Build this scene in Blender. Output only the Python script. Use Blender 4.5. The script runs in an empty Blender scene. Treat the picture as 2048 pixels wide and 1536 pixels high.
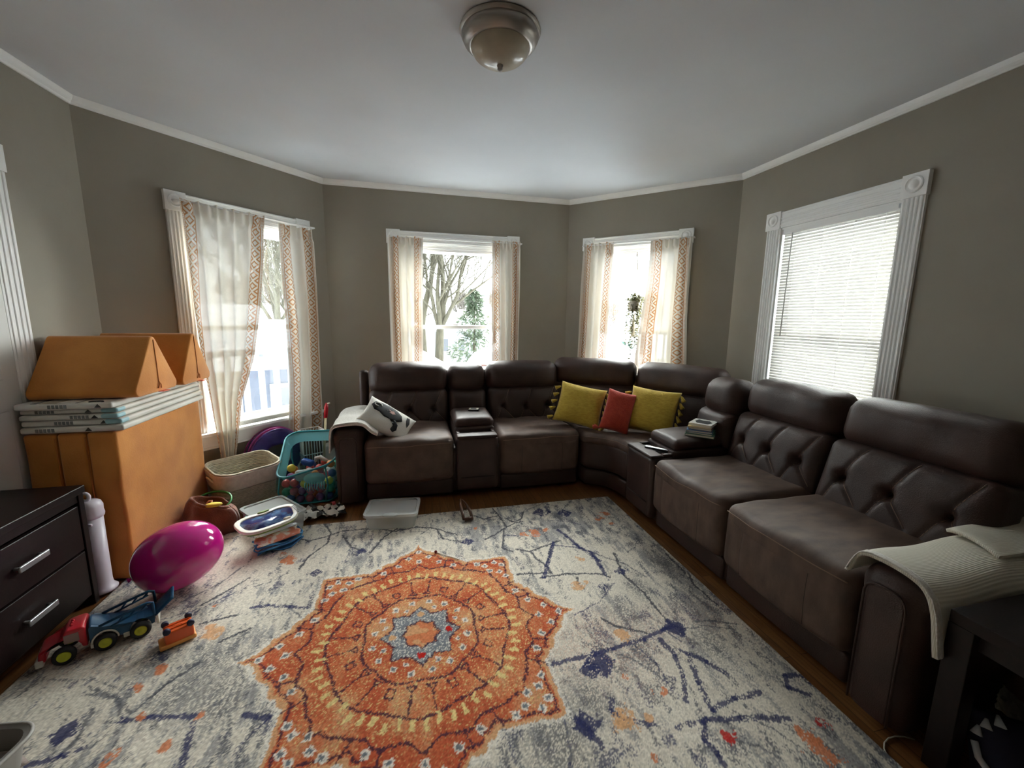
import bpy, math, random
import numpy as np
from mathutils import Matrix, Vector, Euler, noise as mnoise
random.seed(7); np.random.seed(7)
R = math.radians; PI = math.pi
S = bpy.context.scene; COL = S.collection

# ------------------------------------------------------------ camera, sky, exposure
def cam_rows(p, r, y):
    fwd = Vector((math.sin(y)*math.cos(p), math.cos(y)*math.cos(p), -math.sin(p)))
    rt = Vector((math.cos(y), -math.sin(y), 0)); up = rt.cross(fwd)
    c, s = math.cos(r), math.sin(r)
    return rt*c+up*s, up*c-rt*s, fwd
cx, cy, cf = cam_rows(R(9.17670678), R(0.70265532), R(13.60248626))
cd = bpy.data.cameras.new('camera'); cam = bpy.data.objects.new('camera', cd); COL.objects.link(cam)
cd.sensor_width = 36; cd.lens = 825.141425/2048*36; cd.clip_start = .02; cd.clip_end = 300
cam.matrix_world = Matrix(((cx.x, cy.x, -cf.x, 0), (cx.y, cy.y, -cf.y, 0), (cx.z, cy.z, -cf.z, 1.42), (0, 0, 0, 1)))
S.camera = cam
w = bpy.data.worlds.new('overcast_sky'); S.world = w; w.use_nodes = True
bg = w.node_tree.nodes['Background']; bg.inputs[0].default_value = (.90, .95, 1, 1); bg.inputs[1].default_value = 3.2
sl = bpy.data.lights.new('fill_sun', 'SUN'); sl.energy = 28; sl.angle = R(75); sl.color = (1, .99, .97)       # added wide sun from beyond the bay, fills the room without brightening the sky
so = bpy.data.objects.new('fill_sun', sl); COL.objects.link(so); so.rotation_euler = Vector((.42, .80, .46)).to_track_quat('Z', 'Y').to_euler()
S.view_settings.view_transform = 'Standard'; S.view_settings.look = 'None'
S.view_settings.exposure = 1.3; S.view_settings.gamma = 1.0; S.view_settings.use_curve_mapping = False
S.cycles.max_bounces = 10; S.cycles.diffuse_bounces = 6; S.cycles.transparent_max_bounces = 16
S.cycles.caustics_reflective = False; S.cycles.caustics_refractive = False

# ------------------------------------------------------------ object helpers
PW = {}
def thing(name, label=None, cat=None, loc=(0, 0, 0), rotz=0, group=None):
    o = bpy.data.objects.new(name, None); COL.objects.link(o); o.empty_display_size = .05
    o.location = loc; o.rotation_euler = (0, 0, rotz)
    PW[o.name] = (Matrix.Translation(loc) @ Matrix.Rotation(rotz, 4, 'Z')).inverted()
    return tag(o, label, cat, group)
def tag(o, label=None, cat=None, group=None, kind=None):
    if label: o['label'] = label
    if cat: o['category'] = cat
    if group: o['group'] = group
    if kind: o['kind'] = kind
    return o
def Tr(x, y, z): return Matrix.Translation((x, y, z))
def Rz(a): return Matrix.Rotation(R(a), 4, 'Z')
def Rx(a): return Matrix.Rotation(R(a), 4, 'X')
def Ry(a): return Matrix.Rotation(R(a), 4, 'Y')
def span(a, r, n, k=4):
    r = min(r, a*.98); L = [-a+r*(1-math.tan(t*PI/4/k)) for t in range(k, -1, -1)]
    L = [-a + r - r*math.tan((k-t)*PI/4/k) for t in range(k+1)]
    inner = [-(a-r)+2*(a-r)*i/n for i in range(1, n)]
    return L+inner+[-v for v in reversed(L)]
class MB:
    def __init__(s, T=None): s.v = []; s.f = []; s.m = []; s.T = T or Matrix(); s.uv = {}
    def add(s, vs, fs, M=None, mi=0, fn=None):
        o = len(s.v); A = s.T @ M if M is not None else s.T
        for p in vs:
            if fn: p = fn(Vector(p))
            s.v.append(tuple(A @ Vector(p)))
        for f in fs: s.f.append(tuple(i+o for i in f)); s.m.append(mi)
        return s
    def box(s, a, b, M=None, mi=0):
        x0, y0, z0 = a; x1, y1, z1 = b
        vs = [(x0,y0,z0),(x1,y0,z0),(x1,y1,z0),(x0,y1,z0),(x0,y0,z1),(x1,y0,z1),(x1,y1,z1),(x0,y1,z1)]
        return s.add(vs, [(0,3,2,1),(4,5,6,7),(0,1,5,4),(1,2,6,5),(2,3,7,6),(3,0,4,7)], M, mi)
    def rbox(s, c, size, r, n=(4, 4, 4), fn=None, M=None, mi=0, k=3):
        h = [q/2 for q in size]; A = [span(h[i], r, n[i], k) for i in range(3)]
        key = {}; vs = []; fs = []
        def vid(p):
            q = tuple(round(t, 6) for t in p)
            if q in key: return key[q]
            inn = [max(-(h[i]-r), min(h[i]-r, p[i])) for i in range(3)]
            d = Vector([p[i]-inn[i] for i in range(3)])
            if d.length > 1e-9: d = d.normalized()*r
            t = Vector(inn)+d
            if fn: t = fn(t)
            key[q] = len(vs); vs.append((t[0]+c[0], t[1]+c[1], t[2]+c[2])); return key[q]
        for ax in range(3):
            u, v = (ax+1) % 3, (ax+2) % 3
            for sg in (-1, 1):
                for i in range(len(A[u])-1):
                    for j in range(len(A[v])-1):
                        q = []
                        for (a, b) in ((i, j), (i+1, j), (i+1, j+1), (i, j+1)):
                            p = [0, 0, 0]; p[ax] = sg*h[ax]; p[u] = A[u][a]; p[v] = A[v][b]; q.append(vid(p))
                        fs.append(q if sg > 0 else q[::-1])
        return s.add(vs, fs, M, mi)
    def tube(s, pts, r, seg=8, closed=False, M=None, mi=0, caps=True):
        P = [Vector(p) for p in pts]; n = len(P); vs = []; fs = []; N = None
        for i, p in enumerate(P):
            if closed: t = P[(i+1) % n]-P[i-1]
            else: t = P[min(i+1, n-1)]-P[max(i-1, 0)]
            if t.length < 1e-9: t = Vector((0, 0, 1))
            t.normalize()
            if N is None: N = t.orthogonal().normalized()
            else:
                N = N-t*N.dot(t)
                N = N.normalized() if N.length > 1e-6 else t.orthogonal().normalized()
            B = t.cross(N); rr = r[i] if isinstance(r, (list, tuple)) else r
            for k in range(seg):
                a = 2*PI*k/seg; vs.append(p+(N*math.cos(a)+B*math.sin(a))*rr)
        for i in range(n if closed else n-1):
            j = (i+1) % n
            for k in range(seg):
                l = (k+1) % seg; fs.append((i*seg+k, i*seg+l, j*seg+l, j*seg+k))
        if not closed and caps: fs.append(tuple(range(seg))[::-1]); fs.append(tuple((n-1)*seg+k for k in range(seg)))
        return s.add(vs, fs, M, mi)
    def lathe(s, prof, c=(0, 0, 0), seg=32, M=None, mi=0, sx=1, sy=1):
        vs = []; fs = []; n = len(prof)
        for (r, z) in prof:
            for k in range(seg):
                a = 2*PI*k/seg; vs.append((c[0]+sx*max(r, 1e-5)*math.cos(a), c[1]+sy*max(r, 1e-5)*math.sin(a), c[2]+z))
        for i in range(n-1):
            for k in range(seg):
                l = (k+1) % seg; fs.append((i*seg+k, i*seg+l, (i+1)*seg+l, (i+1)*seg+k))
        return s.add(vs, fs, M, mi)
    def prism(s, poly, z0, z1, M=None, mi=0):
        n = len(poly); vs = [(p[0], p[1], z0) for p in poly]+[(p[0], p[1], z1) for p in poly]
        fs = [tuple(range(n))[::-1], tuple(range(n, 2*n))]+[(i, (i+1) % n, n+(i+1) % n, n+i) for i in range(n)]
        return s.add(vs, fs, M, mi)
    def grid(s, nu, nv, fn, M=None, mi=0, uvfn=None):
        o = len(s.v); vs = [fn(i/nu, j/nv) for j in range(nv+1) for i in range(nu+1)]
        if uvfn:
            for j in range(nv+1):
                for i in range(nu+1): s.uv[o+j*(nu+1)+i] = uvfn(i/nu, j/nv)
        fs = [(j*(nu+1)+i, j*(nu+1)+i+1, (j+1)*(nu+1)+i+1, (j+1)*(nu+1)+i) for j in range(nv) for i in range(nu)]
        return s.add(vs, fs, M, mi)
    def ball(s, c, r, seg=16, rings=10, M=None, mi=0, sc=(1, 1, 1)):
        prof = [(math.sin(PI*i/rings), -math.cos(PI*i/rings)) for i in range(rings+1)]
        vs = []; fs = []
        for (a, z) in prof:
            for k in range(seg):
                t = 2*PI*k/seg; vs.append((c[0]+r*sc[0]*a*math.cos(t), c[1]+r*sc[1]*a*math.sin(t), c[2]+r*sc[2]*z))
        for i in range(rings):
            for k in range(seg):
                l = (k+1) % seg; fs.append((i*seg+k, i*seg+l, (i+1)*seg+l, (i+1)*seg+k))
        return s.add(vs, fs, M, mi)
    def clampw(s):             # soft goods pressed against the bay wall end just short of it
        s.v = [(x, min(y, 3.124+(x+1.885)*1.058-.035), z) for x, y, z in s.v]; return s
    def build(s, name, mat, parent=None, smooth=True, bevel=0, seg=2, solid=0, sub=0, label=None, off=0, angle=None):
        me = bpy.data.meshes.new(name)
        inv = PW.get(parent.name, Matrix()) if parent else Matrix()
        me.from_pydata([tuple(inv @ Vector(p)) for p in s.v], [], s.f); me.validate()
        for m_ in (mat if isinstance(mat, (list, tuple)) else [mat]): me.materials.append(m_)
        if len(s.m) == len(me.polygons): me.polygons.foreach_set('material_index', s.m)
        if s.uv:
            ul = me.uv_layers.new(name='cloth'); li = np.zeros(len(me.loops), dtype=np.int32); me.loops.foreach_get('vertex_index', li)
            arr = np.array([s.uv.get(int(i), (0, 0)) for i in li], dtype=np.float32).ravel(); ul.data.foreach_set('uv', arr)
        me.polygons.foreach_set('use_smooth', [bool(smooth)]*len(me.polygons)); me.update()
        o = bpy.data.objects.new(name, me); COL.objects.link(o)
        if parent: o.parent = parent; PW[o.name] = PW.get(parent.name, Matrix())
        if smooth and angle: me.set_sharp_from_angle(angle=R(angle))
        if bevel:
            b = o.modifiers.new('bevel', 'BEVEL'); b.width = bevel; b.segments = seg; b.limit_method = 'ANGLE'; b.angle_limit = R(35)
        if solid:
            b = o.modifiers.new('thick', 'SOLIDIFY'); b.thickness = solid; b.offset = off
        if sub:
            b = o.modifiers.new('sub', 'SUBSURF'); b.levels = sub; b.render_levels = sub
        if label: o['label'] = label
        return o
def copy_tree(o, parent=None):
    c = o.copy(); COL.objects.link(c)
    if parent: c.parent = parent
    for ch in list(o.children): copy_tree(ch, c)
    return c

# ------------------------------------------------------------ materials
def lin(c):
    if isinstance(c, str): c = [int(c[i:i+2], 16) for i in (0, 2, 4)]
    return tuple((v/255/12.92 if v/255 <= .04045 else ((v/255+.055)/1.055)**2.4) for v in c)+(1,)
def mat(name, col, rough=.6, col2=None, scale=20, amt=1, bump=0, bscale=200, metal=0, sheen=0, spec=.5, stretch=(1, 1, 1), trans=0, alpha=1, coat=0, translucent=0, detail=3, lo=.35, hi=.65):
    m = bpy.data.materials.new(name); m.use_nodes = True; nt = m.node_tree; N = nt.nodes; L = nt.links
    b = N['Principled BSDF']; out = N['Material Output']; b.inputs['Base Color'].default_value = lin(col)
    b.inputs['Roughness'].default_value = rough; b.inputs['Metallic'].default_value = metal
    b.inputs['Sheen Weight'].default_value = sheen; b.inputs['Specular IOR Level'].default_value = spec
    b.inputs['Transmission Weight'].default_value = trans; b.inputs['Coat Weight'].default_value = coat
    b.inputs['Alpha'].default_value = alpha
    tc = N.new('ShaderNodeTexCoord'); mp = N.new('ShaderNodeMapping'); mp.inputs['Scale'].default_value = stretch
    L.new(tc.outputs['Object'], mp.inputs[0]); cs = None
    if col2 is not None:
        n = N.new('ShaderNodeTexNoise'); n.inputs['Scale'].default_value = scale; n.inputs['Detail'].default_value = detail
        L.new(mp.outputs[0], n.inputs['Vector'])
        r = N.new('ShaderNodeMapRange'); r.inputs[1].default_value = lo; r.inputs[2].default_value = hi; L.new(n.outputs[0], r.inputs[0])
        x = N.new('ShaderNodeMix'); x.data_type = 'RGBA'; x.inputs[6].default_value = lin(col); x.inputs[7].default_value = lin(col2)
        L.new(r.outputs[0], x.inputs[0]); L.new(x.outputs[2], b.inputs['Base Color']); cs = x.outputs[2]
    if bump:
        n = N.new('ShaderNodeTexNoise'); n.inputs['Scale'].default_value = bscale; n.inputs['Detail'].default_value = 2
        L.new(mp.outputs[0], n.inputs['Vector'])
        bp = N.new('ShaderNodeBump'); bp.inputs['Strength'].default_value = bump; bp.inputs['Distance'].default_value = .01
        L.new(n.outputs[0], bp.inputs['Height']); L.new(bp.outputs[0], b.inputs['Normal'])
    if translucent:
        t = N.new('ShaderNodeBsdfTranslucent'); t.inputs[0].default_value = lin(col)
        if cs: L.new(cs, t.inputs[0])
        mx = N.new('ShaderNodeMixShader'); mx.inputs[0].default_value = translucent
        L.new(b.outputs[0], mx.inputs[1]); L.new(t.outputs[0], mx.inputs[2]); L.new(mx.outputs[0], out.inputs[0])
    return m
def glassy(name, col=(1, 1, 1), gloss=.08, tint=1.0, rough=0.02, diff=0.0, dcol=(255, 255, 255)):
    m = bpy.data.materials.new(name); m.use_nodes = True; nt = m.node_tree; N = nt.nodes; L = nt.links
    N.remove(N['Principled BSDF']); out = N['Material Output']
    t = N.new('ShaderNodeBsdfTransparent'); t.inputs[0].default_value = (col[0]*tint, col[1]*tint, col[2]*tint, 1)
    g = N.new('ShaderNodeBsdfGlossy'); g.inputs['Roughness'].default_value = rough
    mx = N.new('ShaderNodeMixShader'); mx.inputs[0].default_value = gloss
    L.new(t.outputs[0], mx.inputs[1]); L.new(g.outputs[0], mx.inputs[2]); last = mx
    if diff:
        d = N.new('ShaderNodeBsdfDiffuse'); d.inputs[0].default_value = lin(dcol)
        m2 = N.new('ShaderNodeMixShader'); m2.inputs[0].default_value = diff
        L.new(mx.outputs[0], m2.inputs[1]); L.new(d.outputs[0], m2.inputs[2]); last = m2
    L.new(last.outputs[0], out.inputs[0]); return m
M_wall = mat('wall_paint', (153, 147, 134), .75, (149, 143, 130), 3, bump=.06, bscale=350)
M_ceil = mat('ceiling_paint', (219, 223, 227), .85, (215, 219, 223), 2, bump=.05, bscale=300)
M_trim = mat('white_trim_paint', (244, 245, 243), .35, bump=.02, bscale=60)
M_vinyl = mat('white_vinyl', (238, 240, 240), .4)
M_glass = glassy('window_glass', (.97, 1, .99), .05)
M_leather = mat('brown_leather', (70, 50, 44), .47, (50, 36, 32), 7, bump=.22, bscale=260, spec=.45, detail=5, lo=.3, hi=.75)
M_suede = mat('sheen_brown_leather', (104, 82, 69), .6, (74, 57, 49), 9, bump=.2, bscale=240, spec=.5, stretch=(1, 2.2, 1), detail=6, lo=.3, hi=.7)  # mottled suede-like leather, its brown lightened to carry the grazing sheen of seat tops
M_seam = mat('seam_thread', (136, 108, 88), .6)
M_seamdark = mat('dark_seam', (48, 37, 34), .7)
M_dark = mat('dark_gap', (20, 16, 15), .8)
M_plastic_dark = mat('dark_brown_plastic', (40, 33, 31), .35)
M_espresso = mat('espresso_wood', (22, 14, 14), .36, (31, 19, 18), 6, stretch=(1, 10, 10), bump=.05, bscale=40, spec=.3)
M_steel = mat('brushed_steel', (178, 180, 182), .35, metal=.85)
M_nickel = mat('brushed_nickel', (168, 163, 157), .36, metal=.8, bump=.02, bscale=90)
M_orange = mat('orange_microsuede', (214, 140, 55), .8, (196, 121, 40), 5, sheen=.35, bump=.12, bscale=120, detail=5)
M_orange_dk = mat('orange_piping', (170, 98, 35), .8)
M_white_cloth = mat('white_blanket_knit', (226, 222, 214), .9, (208, 203, 193), 90, bump=.35, bscale=160, sheen=.2)
M_black = mat('black_print', (22, 22, 24), .7)

# ------------------------------------------------------------ room measurements (metres)
P = [(-1.92, -1.7), (-1.885, 3.124), (-.764, 4.31), (1.656, 4.35), (2.779, 3.188), (2.79, -1.7)]
CH = 2.645; WT = .14
class WallF:                       # frame of a wall: s along it, z up, d into the room
    def __init__(s, a, b):
        s.a = Vector((a[0], a[1], 0)); d = Vector((b[0]-a[0], b[1]-a[1], 0)); s.len = d.length; s.u = d.normalized()
        s.n = Vector((s.u.y, -s.u.x, 0))
    def p(s, t, z, d=0): q = s.a+s.u*t+s.n*d; return (q.x, q.y, z)
    def M(s, t=0, z=0, d=0):       # local x = along, y = into room, z up (mirrored frame kept right-handed with -y)
        q = s.a+s.u*t+s.n*d
        return Matrix(((s.u.x, -s.n.x, 0, q.x), (s.u.y, -s.n.y, 0, q.y), (0, 0, 1, z), (0, 0, 0, 1)))
WL = {'left': WallF(P[0], P[1]), 'bay_left': WallF(P[1], P[2]), 'far': WallF(P[2], P[3]), 'bay_right': WallF(P[3], P[4]), 'right': WallF(P[4], P[5]), 'rear': WallF(P[5], P[0])}
holes = {'bay_left': (.515, 1.34), 'far': (.665, 1.75), 'bay_right': (.30, 1.137), 'right': (.444, 1.263)}
ZB, ZT = .56, 2.12
ang = {'left': (90, 45), 'bay_left': (45, 45), 'far': (45, 45), 'bay_right': (45, 45), 'right': (45, 90), 'rear': (90, 90)}
for k, W in WL.items():
    m = MB(); m0 = WT*math.tan(R(ang[k][0]/2)); m1 = WT*math.tan(R(ang[k][1]/2)); top = CH+.05
    def piece(s0, s1, z0, z1, e0=0, e1=0):
        vs = [W.p(s0, z0), W.p(s1, z0), W.p(s1+e1, z0, -WT), W.p(s0-e0, z0, -WT), W.p(s0, z1), W.p(s1, z1), W.p(s1+e1, z1, -WT), W.p(s0-e0, z1, -WT)]
        m.add(vs, [(0,1,2,3),(7,6,5,4),(4,5,1,0),(5,6,2,1),(6,7,3,2),(7,4,0,3)])
    if k in holes:
        a, b = holes[k]; zb, zt = (ZB, ZT)
        piece(0, a, 0, top, m0, 0); piece(b, W.len, 0, top, 0, m1); piece(a, b, 0, zb); piece(a, b, zt, top)
    else: piece(0, W.len, 0, top, m0, m1)
    tag(m.build('wall_'+k, M_wall, smooth=False), kind='structure')
# floor boards (colour varies board by board) and ceiling
def floor_mat():
    m = bpy.data.materials.new('oak_strip_floor'); m.use_nodes = True; nt = m.node_tree; N = nt.nodes; L = nt.links; b = N['Principled BSDF']
    tc = N.new('ShaderNodeTexCoord'); mp = N.new('ShaderNodeMapping'); mp.inputs['Rotation'].default_value = (0, 0, R(90)); L.new(tc.outputs['Object'], mp.inputs[0])
    br = N.new('ShaderNodeTexBrick'); br.inputs['Scale'].default_value = 1; br.inputs['Brick Width'].default_value = .9; br.inputs['Row Height'].default_value = .057
    br.inputs['Mortar Size'].default_value = .0012; br.inputs['Color1'].default_value = lin((150, 104, 62)); br.inputs['Color2'].default_value = lin((128, 84, 46)); br.inputs['Mortar'].default_value = lin((60, 36, 18)); br.offset = .37
    L.new(mp.outputs[0], br.inputs['Vector'])
    n = N.new('ShaderNodeTexNoise'); n.inputs['Scale'].default_value = 9; n.inputs['Detail'].default_value = 6
    m2 = N.new('ShaderNodeMapping'); m2.inputs['Scale'].default_value = (9, .8, 1); L.new(tc.outputs['Object'], m2.inputs[0]); L.new(m2.outputs[0], n.inputs['Vector'])
    x = N.new('ShaderNodeMix'); x.data_type = 'RGBA'; x.blend_type = 'MULTIPLY'; x.inputs[0].default_value = .6
    L.new(br.outputs['Color'], x.inputs[6]); r = N.new('ShaderNodeValToRGB'); r.color_ramp.elements[0].color = lin((150, 140, 130)); r.color_ramp.elements[0].position = .3; r.color_ramp.elements[1].position = .65
    L.new(n.outputs[0], r.inputs[0]); L.new(r.outputs[0], x.inputs[7]); L.new(x.outputs[2], b.inputs['Base Color']); b.inputs['Roughness'].default_value = .33
    bp = N.new('ShaderNodeBump'); bp.inputs['Strength'].default_value = .3; bp.inputs['Distance'].default_value = .002; L.new(br.outputs['Fac'], bp.inputs['Height']); bp.invert = True; L.new(bp.outputs[0], b.inputs['Normal'])
    return m
ob = []
for i, (k, W) in enumerate(WL.items()):
    ob.append((W.p(0, 0, -.05)[0], W.p(0, 0, -.05)[1])); ob.append((W.p(W.len, 0, -.05)[0], W.p(W.len, 0, -.05)[1]))
tag(MB().prism(ob[::-1], -.1, 0).build('floor', floor_mat(), smooth=False), kind='structure')
tag(MB().prism(ob[::-1], CH, CH+.12).build('ceiling', M_ceil, smooth=False), kind='structure')
# crown moulding and baseboards follow each wall
for k, W in WL.items():
    for nm, prof, mt in (('trim_crown_'+k, [(0, 2.600), (.010, 2.600), (.014, 2.606), (.014, 2.612), (.024, 2.622), (.030, 2.634), (.034, 2.645), (0, 2.645)], M_trim),
                         ('baseboard_'+k, [(0, 0), (.018, 0), (.018, .15), (.012, .165), (.006, .18), (0, .18)], M_trim)):
        m = MB(); n = len(prof); t0, t1 = math.tan(R(ang[k][0]/2)), math.tan(R(ang[k][1]/2))
        vs = [W.p(d*t0, z, d) for d, z in prof]+[W.p(W.len-d*t1, z, d) for d, z in prof]
        m.add(vs, [tuple(range(n)), tuple(range(n, 2*n))[::-1]]+[(i, i+n, (i+1) % n+n, (i+1) % n) for i in range(n)])
        tag(m.build(nm, M_trim, smooth=False), kind='structure')

# ------------------------------------------------------------ windows
def window(idx, k, s0, s1, cas, rosette=True):
    """casing from s0 to s1; cas = casing width"""
    W = WL[k]; t = thing('window_%d' % idx, loc=W.p((s0+s1)/2, ZB)); tag(t, kind='structure')
    a, b = holes[k]; zh0, zh1 = 2.12, 2.243
    F = W.M()                                    # x along, y = -into room
    def bx(m, x0, x1, z0, z1, d0, d1): m.box((x0, -d1, z0), (x1, -d0, z1), F)
    m = MB()
    for (x0, x1) in ((s0+.008, s0+cas), (s1-cas, s1-.008)):
        bx(m, x0, x1, .53, zh0, 0, .018); wd = (x1-x0)
        for c in (.12, .32, .5, .68, .88):       # fluted ridges
            q = x0+wd*c; m.tube([(q, -.018, .53), (q, -.018, zh0)], wd*.06, 8, M=F)
    m.build('side_casing', M_trim, t, smooth=False)
    m = MB(); bx(m, s0+cas, s1-cas, zh0, zh1-.008, 0, .018)
    for c in (.12, .34, .55, .86): q = zh0+(zh1-zh0)*c; m.tube([(s0+cas, -.018, q), (s1-cas, -.018, q)], .0075, 8, M=F)
    m.build('head_casing', M_trim, t, smooth=False)
    for x0 in (s0, s1-cas-.006):
        m = MB(); m.box((x0, -.030, zh0-.006), (x0+cas+.006, 0, zh1), F)
        m.lathe([(.046, 0), (.046, .006), (.040, .010), (.034, .004), (.026, .003), (.020, .010), (.010, .014), (0, .015)], (0, 0, 0), 24, W.M(x0+cas/2+.003, (zh0+zh1)/2, .030) @ Rx(90))
        m.build('corner_block', M_trim, t, bevel=.002, angle=30)
    m = MB(); bx(m, s0-.02, s1+.02, .505, .53, -.0, .065); bx(m, s0, s1, .41, .505, 0, .02); bx(m, s0+.01, s1-.01, .395, .41, 0, .028)
    m.build('window_sill', M_trim, t, smooth=False, bevel=.004)
    m = MB()                                     # jamb lining and stops, stepping outward
    for (d0, d1, th) in ((-.13, 0, .012), (-.13, -.03, .030)):
        bx(m, a-.0, a+th, .53, ZT, d0, d1); bx(m, b-th, b, .53, ZT, d0, d1); bx(m, a, b, ZT-th*1.2, ZT, d0, d1); bx(m, a, b, .53, .56+th, d0, d1)
    m.build('window_jamb', M_trim, t, smooth=False, bevel=.002)
    zm = 1.31
    for nm, z0, z1, d in (('upper_sash', zm-.02, ZT-.035, -.095), ('lower_sash', .575, zm+.02, -.06)):
        m = MB(); st = .032; x0, x1 = a+.028, b-.028
        bx(m, x0, x0+st, z0, z1, d-.015, d+.015); bx(m, x1-st, x1, z0, z1, d-.015, d+.015)
        bx(m, x0, x1, z0, z0+.036, d-.015, d+.015); bx(m, x0, x1, z1-.036, z1, d-.015, d+.015)
        o = m.build(nm, M_vinyl, t, smooth=False, bevel=.003)
        MB().box((x0+st-.004, -d-.002, z0+.03), (x1-st+.004, -d+.002, z1-.03), F).build('glass_pane', M_glass, o, smooth=False)
    m = MB(); m.rbox(((a+b)/2, .045, zm+.028), (.06, .025, .014), .005, (1, 1, 1), M=F); m.build('sash_lock', M_vinyl, t)
    if idx in (2, 3):
        m = MB(); bx(m, a+.012, b-.012, ZT-.035, ZT-.014, -.05, -.005); bx(m, a+.012, b-.012, ZT-.06, ZT-.04, -.06, -.02)
        m.build('head_stop', M_trim, t, smooth=False, bevel=.003)
    return t
window(1, 'bay_left', .395, 1.462, .122); window(2, 'far', .545, 1.870, .122); window(3, 'bay_right', .179, 1.258, .122); window(4, 'right', .319, 1.388, .125)
# white door in the left wall, only its near casing reaches the picture
W = WL['left']; F = W.M(); se = 4.344-.02          # outer edge of the casing
sd = se+.0
dt = tag(thing('door_1', loc=W.p(sd-.5, 0)), kind='structure')
m = MB()
for (x0, x1) in ((sd-.12, sd), (sd-1.1, sd-.98)):
    m.box((x0, -.011, 0), (x1, 0, 2.08), F)
    for c in (.15, .38, .62, .85): q = x0+.12*c; m.tube([(q, -.010, 0), (q, -.010, 2.08)], .006, 8, M=F)
m.box((sd-.98, -.02, 2.08), (sd-.12, 0, 2.19), F)
for x0 in (sd-.12, sd-1.1): m.box((x0-.004, -.018, 2.076), (x0+.124, 0, 2.2), F)
m.build('door_casing', M_trim, dt, smooth=False, bevel=.002)
m = MB(); m.box((sd-.978, -.012, .01), (sd-.122, 0, 2.078), F)
for z0, z1 in ((.15, .95), (1.1, 1.95)):
    for x0 in (sd-.90, sd-.50):
        m.box((x0, -.018, z0), (x0+.3, -.008, z1), F)
m.build('door_panel', mat('door_paint', (214, 214, 210), .45), dt, smooth=False, bevel=.004)
# sky portals in the window openings (they only guide the sampling of the sky)
for k, (a, b) in holes.items():
    W = WL[k]; la = bpy.data.lights.new('sky_portal', 'AREA'); la.shape = 'RECTANGLE'; la.size = b-a; la.size_y = ZT-ZB
    la.cycles.is_portal = True; lo = bpy.data.objects.new('sky_portal', la); COL.objects.link(lo)
    c = W.p((a+b)/2, (ZB+ZT)/2, -.15); u = W.u; n = W.n
    zc = Vector((-n.x, -n.y, 0)); xc = Vector((u.x, u.y, 0)); yc = zc.cross(xc)
    lo.matrix_world = Matrix(((xc.x, yc.x, zc.x, c[0]), (xc.y, yc.y, zc.y, c[1]), (xc.z, yc.z, zc.z, c[2]), (0, 0, 0, 1)))

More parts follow.
